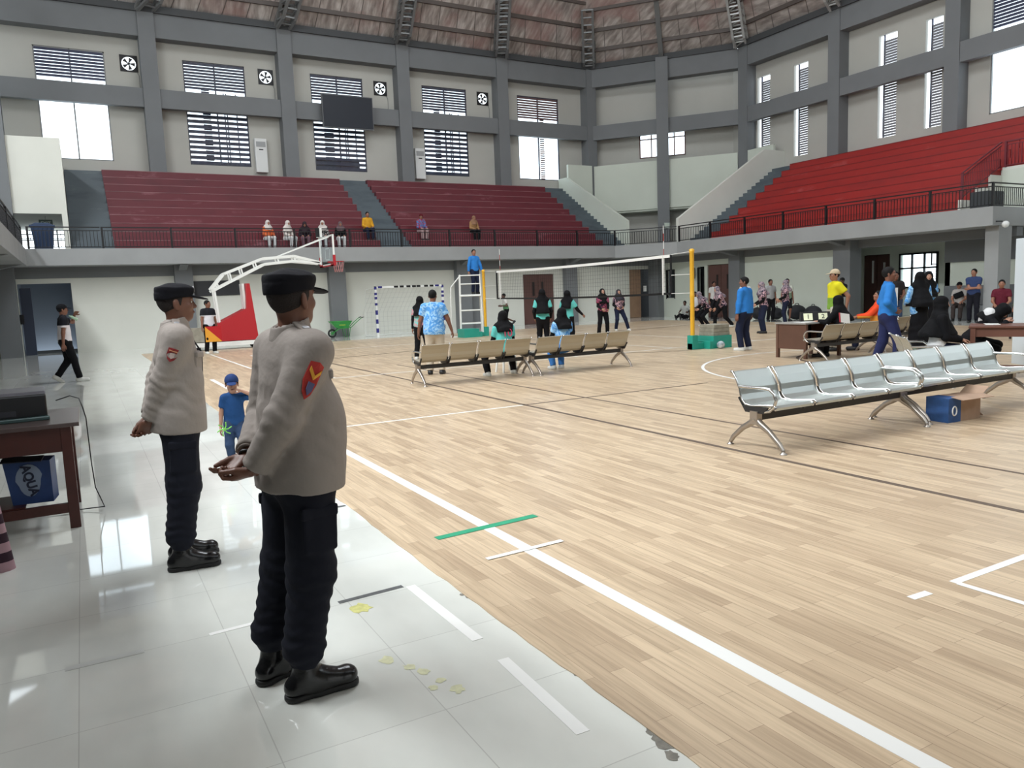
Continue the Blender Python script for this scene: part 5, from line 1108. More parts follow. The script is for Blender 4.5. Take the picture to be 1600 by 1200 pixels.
# ------------------------------------------------------------ quick dressed figures
NAVY = cloth('navy', (30, 36, 58)); BLK = cloth('black', (15, 15, 19)); BLKH = cloth('black_hijab', (11, 11, 14)); TEAL = cloth('teal_jersey', (104, 196, 188), (206, 128, 138), 'batik'); TEALP = cloth('teal_plain', (100, 194, 188))
PINKJ = cloth('pink_navy_jersey', (168, 84, 108), (34, 34, 56), 'batik'); PINKD = cloth('dark_jersey', (30, 30, 48), (196, 160, 168), 'batik'); PINKH = cloth('pink_grey_hijab', (150, 134, 138), (92, 84, 98), 'batik')
BLUEP = cloth('blue_shirt', (48, 122, 196)); LBLUE = cloth('light_blue_print', (84, 150, 216), (160, 202, 236), 'batik'); WHITEC = cloth('white_cloth', (214, 214, 214)); CREAM = cloth('cream', (198, 186, 168)); WHIJ = cloth('white_hijab', (206, 198, 192))
def dress(p, topm, bot, head, shoes=SHOEB, sleeve='short', hem=-.06, botkw=None, topkw=None, **k):
    p.body(**k); p.top(topm, sleeve, hem, **(topkw or {}))
    if p.kw.get('fem') and sleeve == 'short': p.mk('undersleeves', p.arm(1, .008) + p.arm(-1, .008), BLK)
    if bot is not None:
            kind, m = bot; (p.skirt if kind == 'skirt' else p.trousers)(m, **(botkw or {}), **({'short': True} if kind == 'shorts' else {}))
    if head[0] == 'hair': p.hair(*head[1:])
    elif head[0] == 'cap': p.cap(*head[1:])
    elif head[0] == 'hijab': p.hijab(head[1], **(head[2] if len(head) > 2 else {}))
    p.shoes(shoes); return p
# seated pose on a seat of height sz (in metres of the scaled figure)
def sit(sz=.45, back=0, fwd=.42, **k):
    d = dict(pel=(0, 0, sz + .11), lean=(back, 0), fR=(.11, fwd, .085), fL=(-.11, fwd, .085), khR=(.1, .6, 1), khL=(-.1, .6, 1), hR=(.14, .34, sz + .2), hL=(-.14, .34, sz + .2), pnR=(0, 0, -1), pnL=(0, 0, -1)); d.update(k); return d
# player and official figures on the court
p = Person('walking man at far left in a black cap and black-white jersey drinking from a bottle', -.38, 19.72, 80, 1.74, res=.016, skin='brown', pel=(0, 0, .92), hR=(.26, -.08, .82), hL=(-.12, .26, 1.46), ehL=(-.8, .2, -.6), hfL=(.5, .3, .5), fR=(.08, .20, .085), fL=(-.08, -.20, .14), fpL=35, khL=(0, 1, 0))
dress(p, cloth('black_white_jersey', (212, 206, 208), (26, 26, 32), 'split', (1.24 * p.s, 0)), ('long', BLK), ('cap', BLK), SHOEW)
b = MB(); b.lathe((0, 0, 0), [(.03, 0), (.033, .02), (.033, .13), (.012, .17), (.012, .19)], 14); o = b.build('drink_bottle', mat('greenish_plastic', (176, 206, 176), .2)); o.location = (-.09, 19.83, 1.38); o.rotation_euler = (0, R(-60), 0); tag(o, 'pale green plastic bottle held to the mouth of the walking man at far left', 'bottle')
p = Person('man in a black and white jersey standing before the red hoop base, holding a flag', 3.57, 26.57, 165, 1.74, res=.02, skin='brown', head=(-35, 0, 0), hR=(.26, .10, .84), hL=(-.27, .0, .80), fR=(.13, 0, .085), fL=(-.13, 0, .085))
dress(p, cloth('black_white_jersey2', (208, 206, 212), (28, 28, 34), 'split', (1.23 * p.s, 0)), ('long', BLK), ('hair',), SHOEW)
f = MB(); f.add([(0, 0, 0), (.5, .02, 0), (.5, 0, -.5), (0, .01, -.5)], [(0, 1, 2)]); f.cur = 1; f.add([(0, 0, 0), (.5, .02, 0), (.5, 0, -.5), (0, .01, -.5)], [(0, 2, 3)]); o = f.build('signal_flag', [cloth('flag_red', (176, 40, 44)), cloth('flag_yellow', (226, 160, 60))]); sm_ = o.modifiers.new('t', 'SOLIDIFY'); sm_.thickness = .006; o.location = (3.42, 26.38, .9); tag(o, 'red and yellow signal flag hanging from the hand of the man by the hoop', 'flag')
p = Person('small child in a dark blue cap and blue shirt standing between the two officers', 1.22, 7.85, 190, 1.05, res=.016, skin='light', hs=1.35, pel=(0, 0, .80), hR=(.24, .06, .72), hL=(-.15, .16, 1.36), ehL=(-1, .2, -.4), hfL=(.5, .1, .2), fR=(.09, 0, .085), fL=(-.09, 0, .085), sw=.15, head=(0, -8, 0)); p.s = .9 / 1.62
dress(p, cloth('child_blue', (36, 74, 124)), ('long', cloth('child_trousers', (52, 70, 100))), ('cap', cloth('cap_blue', (38, 60, 108))), SHOEB)
o = MB(); 
for k in range(6): a = k * 1.05; o.tube([(0, 0, 0), (.035 * math.cos(a), .01, .035 * math.sin(a)), (.07 * math.cos(a + .3), 0, .07 * math.sin(a + .3))], .006, 6)
o = o.build('toy', mat('lime_plastic', (130, 206, 90), .5)); o.location = (1.10, 7.72, .40); tag(o, 'bright lime green toy in the hand of the small child', 'toy')
p = Person('player in a teal jersey and long black hijab standing left of the batik shirt man', 7.45, 18.05, 40, 1.60, skin='tan', fem=True, hR=(.22, .08, .82), fR=(.14, .12, .085), fL=(-.12, -.1, .085), lean=(4, 0)); dress(p, TEAL, ('long', BLK), ('hijab', BLKH, dict(length=.2, back=.14)), SHOEW)
p = Person('man in a light blue batik shirt and cream trousers seen from behind', 6.23, 14.38, 28, 1.72, res=.014, skin='brown', build=1.22, hR=(.36, .08, .84), hL=(-.33, .06, .82), ehR=(1, -.4, 0), ehL=(-1, -.4, 0), head=(12, 0, 0), fR=(.12, 0, .085), fL=(-.12, 0, .085)); dress(p, LBLUE, ('long', CREAM), ('hair',), SHOEB, hem=-.12, topkw=dict(skirtk=.01))
p = Person('player numbered ten in teal jersey and black hijab sitting on the tan-backed bench', 7.07, 12.95, 10, 1.62, res=.015, skin='tan', fem=True, **sit(.435, 4, fR=(.28, .30, .085), fL=(-.34, .12, .085), head=(8, 0, 0))); dress(p, TEALP, ('long', BLK), ('hijab', BLKH, dict(length=.1, back=.13)), SHOEW)
text_mesh('jersey_number', '10', .2, mat('red_number', (196, 64, 92), .6), p.e, (0.01, -.175, .84), (R(84), 0, 0), .004)
p = Person('person in a light blue jersey and black hijab sitting on the second tan-backed bench', 8.42, 12.95, 5, 1.62, res=.015, skin='tan', fem=True, **sit(.435, 2, fR=(.12, .34, .085), fL=(-.10, .3, .085))); dress(p, LBLUE, ('long', cloth('lblue_pants', (70, 130, 200))), ('hijab', BLKH, dict(length=.12, back=.14)), SHOEW)
p = Person('player in teal jersey and waist-long black hijab at mid court, back turned', 10.9, 17.74, 30, 1.66, skin='tan', fem=True, hR=(.22, .14, .9), hL=(-.22, .14, .9)); dress(p, TEALP, ('long', BLK), ('hijab', BLKH, dict(length=.34, back=.17, wide=.2)), SHOEW)
p = Person('player in a teal jersey and black hijab holding one arm out to the right', 11.75, 17.8, 60, 1.60, skin='tan', fem=True, hR=(.34, .30, .98), ehR=(.5, -.5, -1), hL=(-.2, .2, .92)); dress(p, TEALP, ('long', BLK), ('hijab', BLKH, dict(length=.2, back=.16)), SHOEW)
p = Person('player in dark jersey and black hijab just behind the net, left of two', 15.42, 21.2, 195, 1.62, skin='light', fem=True, head=(0, 18, 0), hR=(.12, .26, .98), hL=(-.1, .28, .96), fR=(.2, .05, .085), fL=(-.16, 0, .085)); dress(p, PINKJ, ('long', BLK), ('hijab', BLKH, dict(length=.22)), SHOEW)
p = Person('player in dark jersey and grey-black hijab just behind the net, right of two', 17.85, 23.5, 200, 1.62, skin='light', fem=True, head=(0, 14, 0), hR=(.14, .2, .92), hL=(-.12, .2, .94), pel=(0, 0, .88), fR=(.14, 0, .085), fL=(-.34, .12, .085)); dress(p, PINKD, ('long', NAVY), ('hijab', cloth('grey_black_hijab', (54, 52, 60)), dict(length=.14)), SHOEW)
p = Person('boy in a white and green shirt and black shorts running past the back wall', 17.3, 31.4, -75, 1.62, skin='dark', pel=(0, 0, .9), hR=(.16, .26, 1.06), hL=(-.16, .24, 1.06), fR=(.08, .12, .085), fL=(-.08, -.34, .3), fpL=40, lean=(8, 0)); dress(p, cloth('green_white', (92, 140, 100), (206, 204, 198), 'split', (1.12 * p.s, 0)), ('shorts', BLK), ('hair',), SHOEB)
p = Person('referee in a blue shirt and dark trousers standing on the high white stand', 13.3, 26.55, 178, 1.70, z=1.608, skin='tan', hR=(.3, .08, .84), hL=(-.3, .08, .84), ehR=(1, -.5, 0), ehL=(-1, -.5, 0), head=(12, 0, 0)); dress(p, BLUEP, ('long', NAVY), ('hair',), SHOEB, sleeve='long')
p = Person('official in a blue long-sleeved shirt and navy trousers beside the near yellow post', 13.85, 13.30, -12, 1.76, res=.015, skin='brown', build=1.2, head=(-30, 0, 0), hR=(.27, .0, .80), hL=(-.29, .02, .80), fR=(.16, 0, .085), fL=(-.12, .02, .085)); dress(p, BLUEP, ('long', NAVY), ('hair',), SHOEW, sleeve='long')
CR = dict(pel=(0, 0, .74), lean=(34, 0), fR=(.2, .1, .085), fL=(-.22, .05, .085), hR=(.16, .42, .72), hL=(-.16, .42, .72), head=(0, 22, 0))
p = Person('crouching player in pink-navy jersey, left of the two beyond the near post', 21.3, 22.4, -70, 1.64, skin='light', fem=True, **CR); dress(p, PINKD, ('long', BLK), ('hijab', PINKH, dict(length=.14)), SHOEW)
p = Person('crouching player in navy jersey, right of the two beyond the near post', 20.9, 21.15, -75, 1.68, skin='light', fem=True, **{**CR, 'pel': (0, 0, .84), 'lean': (24, 0), 'fR': (.14, .26, .085), 'fL': (-.14, -.32, .1)}); dress(p, PINKD, ('long', BLK), ('hijab', PINKH, dict(length=.18, back=.15)), SHOEW)
p = Person('person in white shirt standing before the brown double door on the right', 26.0, 26.9, 200, 1.76, skin='brown', res=.024); dress(p, cloth('off_white', (188, 186, 182)), ('long', BLK), ('hair',), SHOEB)
p = Person('person in a white shirt partly hidden behind the blue-shirted official', 24.6, 23.6, 210, 1.76, skin='brown', res=.024); dress(p, WHITEC, ('long', BLK), ('hair',), SHOEB)
p = Person('player in navy and pink jersey, hands together, left of the score desk', 18.97, 17.42, -60, 1.64, skin='light', fem=True, hR=(.08, .28, .98), hL=(-.1, .28, .96), lean=(6, 0)); dress(p, PINKD, ('long', NAVY), ('hijab', PINKH, dict(length=.12)), SHOEB)
p = Person('dark-haired person whose head shows above the grey hijab player near the score desk', 25.0, 22.6, 200, 1.74, skin='brown', res=.026); dress(p, cloth('grey_shirt', (150, 150, 150)), ('long', BLK), ('hair',), SHOEB)
p = Person('boy in a white sleeveless green shirt and black shorts before the pale wall', 25.2, 21.9, 205, 1.74, skin='brown', res=.022, hR=(.27, .05, .84)); dress(p, cloth('white_green', (120, 140, 116), (196, 198, 186), 'split', (1.14 * p.s, 0)), ('shorts', BLK), ('hair',), SHOEB)
p = Person('player in black and white jersey and grey hijab, right of the boy in white', 22.6, 19.7, -40, 1.68, skin='light', fem=True, hR=(.2, .2, .95), hL=(-.14, .24, 1.0)); dress(p, PINKD, ('long', NAVY), ('hijab', PINKH, dict(length=.1)), SHOEB)
p = Person('man in bright yellow-green shirt and pale cap behind the score desk', 14.9, 11.6, -65, 1.84, skin='tan', hR=(.24, -.02, .84), hL=(-.24, -.12, .9)); dress(p, cloth('yellow_green', (120, 158, 62), (214, 204, 40), 'split', (1.12 * p.s, 0)), ('long', cloth('pale_pants', (196, 192, 180))), ('cap', cloth('beige_cap', (196, 178, 150))), SHOEB)
p = Person('man in a black shirt leaning by the grey pillar looking at a phone', 25.9, 19.8, -70, 1.70, skin='dark', head=(0, -20, 0), hR=(.06, .28, 1.14), hL=(-.06, .28, 1.12), ehR=(.8, -.3, -1), ehL=(-.8, -.3, -1)); dress(p, BLK, ('long', cloth('grey_pants', (140, 140, 134))), ('hair',), SHOEB)
p = Person('person in an orange and yellow jersey sitting on the steel bench behind the desk', 15.6, 11.05, -40, 1.72, skin='tan', res=.018, **sit(.435, -4, hR=(.1, .40, .75), hL=(-.12, .40, .75), head=(-10, 8, 0))); dress(p, cloth('orange_jersey', (222, 150, 60), (226, 76, 40), 'split', (.78, 0)), ('long', NAVY), ('hair',), SHOEB, sleeve='long')
p = Person('man in blue shirt and navy trousers, hands on hips, behind the shiny bench', 12.25, 8.46, 136, 1.80, res=.013, skin='brown', pel=(0, 0, .92), hR=(.16, .08, .98), ehR=(1, -.7, 0), hL=(-.16, .08, .98), ehL=(-1, -.7, 0), hfR=(-.4, .8, -.2), hfL=(.4, .8, -.2), fR=(.12, .14, .085), fL=(-.12, -.18, .085), head=(4, 2, 0), build=1.05); dress(p, BLUEP, ('long', cloth('navy2', (40, 46, 84))), ('hair',), SHOEW, sleeve='long', hem=-.02)
p = Person('man in a dark polo shirt with a white paper before the bright recess window', 20.9, 14.2, 225, 1.78, skin='brown', res=.022, hR=(.16, .2, 1.0), hL=(-.14, .22, 1.0)); dress(p, cloth('dark_polo', (42, 38, 40), (60, 40, 40)), ('long', cloth('jeans', (60, 76, 104))), ('hair',), SHOEB)
o = MB(); o.box(-.19, .19, -.005, .005, -.26, .26); o = o.build('paper_sheet', WHITEC); o.location = (20.55, 13.95, 1.06); o.rotation_euler = (0, 0, R(50)); tag(o, 'large white sheet held by the man in the dark polo shirt', 'paper')
p = Person('woman in a waist-long black hijab, light blue jersey and long black skirt', 15.88, 10.22, 30, 1.70, res=.016, skin='light', fem=True, hR=(.16, .26, 1.02), hL=(-.16, .26, 1.02), head=(-40, 6, 0)); dress(p, LBLUE, ('skirt', BLK), ('hijab', BLKH, dict(length=.42, back=.24, wide=.24)), cloth('pale_green_shoe', (150, 170, 150)), hem=-.14, sleeve='long')
p = Person('woman in a black hijab and light blue top standing behind the long-skirted woman', 17.9, 11.3, 200, 1.72, skin='light', fem=True, res=.022, head=(30, 0, 0)); dress(p, LBLUE, ('skirt', BLK), ('hijab', BLKH, dict(length=.3, back=.2, wide=.19)), SHOEB)
p = Person('person in a pale blue-green shirt sitting on the floor behind the hijab women', 20.2, 12.6, -60, 1.70, skin='tan', res=.022, **sit(.42, -6, head=(-10, 0, 0))); dress(p, cloth('pale_bluegreen', (140, 166, 164)), ('long', BLK), ('hair',), SHOEB)
p = Person('woman in black hijab and white top sitting on the end-on bench, seen from the side', 11.35, 7.0, 135, 1.66, res=.013, skin='light', fem=True, **sit(.44, 3, hR=(.10, .30, .66), hL=(-.10, .32, .66), fR=(.12, .5, .085), fL=(-.12, .5, .085))); dress(p, WHITEC, ('long', NAVY), ('hijab', BLKH, dict(length=.3, back=.12, wide=.25)), SHOEB, sleeve='short'); p.mk('black_sleeve', p.arm(1, .03) + p.arm(-1, .03), BLK)
p = Person('woman in black with white head cloth leaning over the reddish table', 12.95, 7.42, 152, 1.64, res=.014, skin='light', fem=True, **sit(.46, 42, hR=(.14, .52, .86), hL=(-.22, .50, .86), fR=(.1, .1, .085), fL=(-.12, .2, .085), khR=(.1, 1, .6), head=(0, -14, 0))); dress(p, BLK, ('long', BLK), ('hijab', BLKH, dict(length=.1)), SHOEB, sleeve='long')
v, f_ = smesh([Ell(p.neck + p.up * .0 - p.fw * .06, (.15, .12, .10), p.Rt, k=.05), Ell(p.neck - p.up * .1 - p.fw * .07, (.13, .09, .12), p.Rt, k=.05)], .012, disp=wrinkle(.008, 3, 20)); link_mesh('white_shawl', v, f_, WHITEC, p.e, p.s)
p = Person('person in black hijab and black sleeves sitting before the score desk, back turned', 13.66, 10.45, -10, 1.66, res=.016, skin='light', fem=True, **sit(.435, 8, hR=(.2, .42, .78), hL=(-.2, .42, .78))); dress(p, BLK, ('long', BLK), ('hijab', BLKH, dict(length=.24, back=.18, wide=.17)), SHOEB, sleeve='long')
o = MB(); o.box(-.15, .15, -.004, .004, 0, .19); o.cur = 1; o.box(-.16, -.13, -.006, .006, 0, .19); o = o.build('booklet', [M['linew'], mat('red_cover', (170, 40, 50), .6)]); o.location = (13.18, 10.02, .755); o.rotation_euler = (R(-12), R(8), 0); tag(o, 'white booklet with a red spine propped on the grey bench back', 'booklet')
p = Person('young man in cap and pale shirt with black bag on the stage ledge', 27.35, 16.1, 250, 1.68, skin='tan', res=.022, **sit(.50, 4, head=(20, 0, 0), fR=(.1, .5, .085), fL=(-.1, .4, .085))); dress(p, cloth('pale_tee', (176, 170, 166)), ('long', cloth('brown_pants', (58, 50, 48))), ('cap', BLK), SHOEB)
v, f_ = smesh([BoxP((0, .17, .92), (.16, .04, .1), rotm(0, 0, .4), .03)], .014); link_mesh('shoulder_bag', v, f_, BLK, p.e, p.s)
p = Person('man in a dark blue polo shirt standing with folded arms before the stage ledge', 26.2, 14.95, 245, 1.80, skin='tan', res=.022, hR=(-.1, .2, 1.1), hL=(.1, .2, 1.08), ehR=(1, -.3, -.6), ehL=(-1, -.3, -.6), head=(20, 0, 0)); dress(p, cloth('dark_blue_polo', (52, 66, 104)), ('long', cloth('black_pants', (26, 26, 34))), ('hair',), SHOEB)
p = Person('man in a maroon shirt sitting at the right beside the pillar', 23.5, 12.6, 245, 1.76, skin='tan', res=.022, **sit(.5, 2)); dress(p, cloth('maroon_shirt', (98, 34, 48)), ('long', BLK), ('hair',), SHOEB)
p = Person('person in a green and brown shirt at the right edge, bending forward', 19.9, 10.1, 240, 1.72, skin='tan', res=.02, **sit(.45, 24)); dress(p, cloth('olive_shirt', (84, 92, 62), (120, 140, 84), 'batik'), ('long', BLK), ('hair',), SHOEB)
p = Person('person in a pale shirt sitting on the floor, legs stretched out, far right wall', 26.3, 29.2, 245, 1.66, skin='dark', res=.024, pel=(0, 0, .13), lean=(4, 0), fR=(.14, .8, .09), fL=(-.1, .84, .09), fpR=-60, fpL=-60, khR=(0, 0, 1), khL=(0, 0, 1), hR=(.3, .1, .3), hL=(-.25, .25, .32), sw=.16); dress(p, cloth('pale_grey_tee', (168, 170, 164)), ('long', BLK), ('hair',), SHOEB)
p = Person('person in a white shirt sitting behind the near yellow post', 25.5, 27.6, 230, 1.70, skin='dark', res=.024, **sit(.45, 8)); dress(p, WHITEC, ('long', BLK), ('hair',), SHOEB)
q = MB(); q.box(-.3, .3, -.25, .25, .36, .44);
for (x, y) in ((-1, -1), (1, -1), (1, 1), (-1, 1)): q.box(x * .25 - .02, x * .25 + .02, y * .2 - .02, y * .2 + .02, 0, .36)
o = q.build('low_seat', M['black']); o.location = (25.5, 27.55, 0); tag(o, 'low black seat under the white-shirted sitter behind the near post', 'seat')
for (nm, x, y, z) in (('seat of the maroon-shirted man beside the pillar', 23.5, 12.6, .1), ('seat of the olive-shirted person at the right edge', 19.9, 10.1, .05), ('seat of the pale blue-green shirted sitter', 20.2, 12.6, .03)):
    c = o.copy(); COL.objects.link(c); c.location = (x, y, z - .03); tag(c, 'low black ' + nm, 'seat')
# spectators on the tiers: first step is the seat, feet on the walkway
def spec(label, x, z0, y, az, H, topm, head, botm, kw=None, sleeve='long', **k):
    kw = kw or {}; p = Person(label, x, y, az, H, z=z0, skin='tan', res=.024, fem=head[0] == 'hijab', **{**sit(.40, kw.pop('back', 8), fwd=.36), **kw}); dress(p, topm, ('long', botm), head, SHOEB, sleeve=sleeve, handh=.009, facial=True); return p
ZS = ZT
spec('spectator in a white hijab and orange top, leftmost of the row on the maroon tier', 7.05, ZS, 33.15, 165, 1.60, cloth('orange_top', (206, 104, 62)), ('hijab', WHIJ, dict(length=.1)), WHITEC)
spec('spectator in a white hijab and white clothes, second from the left on the maroon tier', 7.85, ZS, 33.15, 150, 1.60, WHIJ, ('hijab', WHIJ, dict(length=.2)), WHITEC)
spec('spectator in dark clothes bending forward between the white-hijab spectators', 8.6, ZS, 33.15, 190, 1.60, cloth('dark_plum', (44, 34, 44)), ('hijab', cloth('dark_hijab', (52, 40, 46)), dict(length=.16)), cloth('pinkish', (120, 90, 100)), dict(back=26))
spec('spectator in a white hijab and black and white top behind the hoop backboard', 9.4, ZS, 33.15, 200, 1.62, cloth('black_white', (30, 30, 34), (170, 164, 160), 'batik'), ('hijab', WHIJ, dict(length=.12)), WHITEC)
spec('spectator in black with a greyish hijab, rightmost of the seated row', 10.15, ZS, 33.15, 190, 1.60, BLK, ('hijab', cloth('greyish_hijab', (112, 92, 96)), dict(length=.1)), WHITEC, dict(back=18))
spec('man in a yellow shirt with a dark sling bag sitting beside the middle stair', 11.6, ZS + .385, 33.75, 180, 1.74, cloth('yellow_shirt', (206, 152, 44)), ('hair',), NAVY)
spec('person in a red, white and blue shirt sitting on the right maroon tier', 14.2, ZS + .385, 33.75, 175, 1.66, cloth('red_blue_shirt', (64, 120, 170), (160, 40, 56), 'batik'), ('cap', cloth('dark_red_cap', (90, 28, 36))), cloth('pale_pink_pants', (176, 150, 150)))
spec('spectator in a tan hijab and tan top sitting alone farthest right on the maroon tier', 16.95, ZS + .385, 33.75, 180, 1.60, cloth('tan_top', (160, 124, 84)), ('hijab', cloth('tan_hijab', (142, 108, 84)), dict(length=.14)), BLK)
# ------------------------------------------------------------ the two officers in the foreground
OSH = cloth('officer_shirt', (156, 147, 140), rough=.8); OTR = cloth('officer_trousers', (26, 28, 38)); OCP = cloth('officer_cap', (20, 20, 26)); BOOT = mat('boot_leather', (16, 16, 18), .22, bump=.08, bscale=50); SOLE = mat('boot_sole', (20, 20, 20), .6)
def folds(seed, arms, amp=.006):
    """cloth folds: soft noise everywhere plus rings of creases bunched round the elbows and cuffs"""
    base = wrinkle(amp * .6, seed, 20)
    def fn(G):
        d = base(G)
        for (c, ax, r, a, f) in arms:
            q = G - c; t = q @ ax; w_ = np.exp(-np.sum(q * q, -1) / (r * r)); side = np.sin(3 * np.arctan2(q[..., 0], q[..., 1] + 1e-6)) * .6
            d = d + a * w_ * np.sin(t * f + side * 2)
        return d
    return fn
class Officer(Person):
    def uniform(s, pat):
        k = s.kw; s.body(handh=.0036); s.shirt(); s.pants(); s.boots(); s.hat(); s.hairline(); s.details(pat)
    def shirt(s):
        o = .024; q = s.torso(o - .002); u = s.up; hem = k_hem = s.kw.get('hem', -.11)
        q.append(Cone(s.pel + u * .14 + s.fw * .01, s.pel + u * (hem - .05), .142 * s.b + o, .16 * s.b + o + .012, s.fw, .80, k=.06))
        for sd in (1, -1): q += s.arm(sd, o, .93, taper=1.05)
        q.append(Cone(s.neck - u * .06, s.neck + u * .005, .08, .068, k=.03))
        hp = s.pel + u * hem
        arms = []
        for sd in (1, -1):
            E_, W_, S_ = s.elb[sd], s.hand[sd], s.sh[sd]
            arms += [(E_, nrm(W_ - S_), .10, .0045, 118), (W_ + (E_ - W_) * .25, nrm(W_ - E_), .07, .003, 150), (S_ + (E_ - S_) * .35 , nrm(E_ - S_ + s.fw * .2), .07, .003, 110)]
        arms += [(s.pel + u * .22 - s.fw * .12, nrm(u + s.rt * .7), .15, .004, 60), (s.pel + u * .08 + s.rt * .13, nrm(u + s.fw * .5), .13, .004, 80)]
        return s.mk('shirt', q, OSH, h=.0085, subs=[Ell(s.neck + u * .05, V3(.056, .06, .055), s.Rt), Cone(hp - u * .32, hp - u * .12, .4, .4, cuts=[(hp, u)])], disp=folds(int(s.e.location.y), arms))
    def pants(s):
        o = .036; P = s.pel; u = V3(0, 0, 1); q = [Cone(P - u * .04 - s.rt * .045, P - u * .04 + s.rt * .045, .112 * s.b + .02, .112 * s.b + .02, s.fw, .95, k=.05), Cone(P - u * .02, P + u * .06, .13 * s.b, .128 * s.b, s.fw, .8, k=.04)]
        cr_ = []
        for sd in (1, -1):
            q += [Cone(s.hip[sd], s.kn[sd], .104, .062 + o * .8, k=.05), Cone(s.kn[sd], s.ank[sd] + V3(0, 0, .11), .062 + o * .8, .052 + o * .75, k=.04), Cone(s.ank[sd] + V3(0, 0, .11), s.ank[sd] + V3(0, 0, .035), .055 + o * .8, .048, k=.02, cuts=[(s.ank[sd] + V3(0, 0, .035), (0, 0, -1))])]
            cr_ += [(s.kn[sd] - V3(0, 0, .05), V3(.25, .1, 1), .13, .006, 95), (s.ank[sd] + V3(0, 0, .14), V3(-.2, .2, 1), .10, .008, 120), (s.hip[sd] - V3(0, 0, .06), V3(.4, .3, .8), .12, .004, 70)]
            out = s.rt * sd; m = s.hip[sd] * .45 + s.kn[sd] * .55; q.append(BoxP(m + out * .082, (.014, .072, .09), s.Rt, .012, k=.012))
        s.mk('trousers', q, OTR, h=.009, disp=folds(7, cr_, .006))
        for sd in (1, -1):
            out = s.rt * sd; m = s.hip[sd] * .45 + s.kn[sd] * .55; v, f = smesh([BoxP(m + out * .092 + u * .072, (.010, .078, .024), s.Rt, .008)], .006); link_mesh('pocket_flap', v, f, OTR, s.e, s.s)
    def boots(s):
        for sd in (1, -1):
            A = s.ank[sd]; d = V3(math.sin(s.fy[sd]), math.cos(s.fy[sd]), 0); lt = V3(d[1], -d[0], 0); B = V3(A[0], A[1], 0); u = V3(0, 0, 1)
            q = [Cone(A + u * .09, A + u * .0, .052, .05, k=.03), Cone(B + u * .05 - d * .045, B + u * .05 + d * .03, .045, .047, k=.03), Cone(B + u * .045 + d * .03, B + u * .036 + d * .16, .046, .041, k=.03), Ell(B + u * .05 + d * .165, (.04, .04, .03), k=.03), Cone(A, B + u * .06 + d * .09, .048, .036, k=.03)]
            o = s.mk('boot', q, BOOT, h=.0065, cuts=[(B + u * .022, -u)])
            q = [Cone(B + u * .012 - d * .045, B + u * .012 + d * .05, .046, .042, k=.02), Cone(B + u * .012 + d * .05, B + u * .012 + d * .165, .042, .048, k=.02)]
            s.mk('boot_sole', q, SOLE, o, h=.006, cuts=[(B + u * .001, -u), (B + u * .026, u)])
            q = MB()
            for j in range(4):
                c = B + u * (.112 - .012 * j) + d * (.058 + .022 * j); w_ = lt * .022; q.tube([c - w_, c + u * .006, c + w_], .003, 6)
            l = q.build('laces', BOOT, o); l.scale = (s.s,) * 3
    def hairline(s):
        c, Rm = s.hc, s.Rh
        def P(x, y, z): return c + Rm @ V3(x, y, z)
        s.mk('hair', [Ell(P(0, -.010, .026), V3(.0775, .099, .092), Rm, cuts=[(P(0, .02, .0), Rm @ V3(0, .9, -.25)), (P(0, -.02, -.052), Rm @ V3(0, .2, -1))])], mat('cropped_hair', (34, 26, 24), .8, bump=.5, bscale=150), h=.005)
    def hat(s):
        c, Rm = s.hc, s.Rh; u = Rm[:, 2]
        def P(x, y, z): return c + Rm @ V3(x, y, z)
        q = [Cone(P(0, -.012, .045), P(0, -.004, .085), .1, .106, Rm[:, 0], .86, k=.02, cuts=[(P(0, 0, .034), -u + Rm[:, 1] * .10), (P(0, .02, .093), u + Rm[:, 1] * .04)]), Ell(P(0, -.004, .082), V3(.092, .104, .042), Rm, k=.02), Cone(P(0, -.012, .045), P(0, -.012, .056), .104, .104, Rm[:, 0], .86, k=.004, cuts=[(P(0, 0, .034), -u + Rm[:, 1] * .10), (P(0, 0, .066), u)])]
        o = s.mk('cap', q, OCP, h=.005, disp=wrinkle(.0035, 3, 30)); R2 = Rm @ np.array(Matrix.Rotation(-.24, 3, 'X'))
        q = [Ell(P(0, .118, .036), V3(.068, .068, .0075), R2, cuts=[(P(0, .07, .03), -Rm[:, 1])])]; s.mk('cap_brim', q, OCP, o, h=.004)
        m = MB(); cc = P(0, .1, .082); a = Rm[:, 0] * .017; b = (u * .022 - Rm[:, 1] * .001)
        m.extr([Vector(cc + a * math.cos(t) + b * math.sin(t)) for t in np.linspace(0, 2 * math.pi, 12, endpoint=False)], Vector(Rm[:, 1] * .006)); bd = m.build('cap_badge', mat('silver_badge', (196, 196, 200), .35, .6), o); bd.scale = (s.s,) * 3
    def details(s, pat):
        u, fw, rt = s.up, s.fw, s.rt; N_ = s.neck
        # collar
        q = [Cone(N_ - u * .02, N_ + u * .052, .09, .074, fw, .98, k=.01, cuts=[(N_ + u * .052 , u - fw * .3), (N_ - u * .035, -u)])]
        s.mk('collar', q, OSH, h=.0055, subs=[Cone(N_ - u * .06, N_ + u * .1, .068, .063)])
        for sd in (1, -1):
            c = s.sh[sd] * .6 + N_ * .4 + u * .068; X = nrm(s.sh[sd] - N_ + u * .0); Y = nrm(np.cross(u, X)); Z = np.cross(X, Y); Rr = np.stack([X, Y, Z], 1)
            v, f = smesh([BoxP(c, (.055, .022, .006), Rr, .004)], .004); ep = link_mesh('epaulette', v, f, OSH, s.e, s.s)
            v, f = smesh([BoxP(c + u * .008 + X * .025, (.012, .014, .004), Rr, .003)], .0035); link_mesh('rank_badge', v, f, mat('silver_badge', (196, 196, 200), .35, .6), ep, s.s)
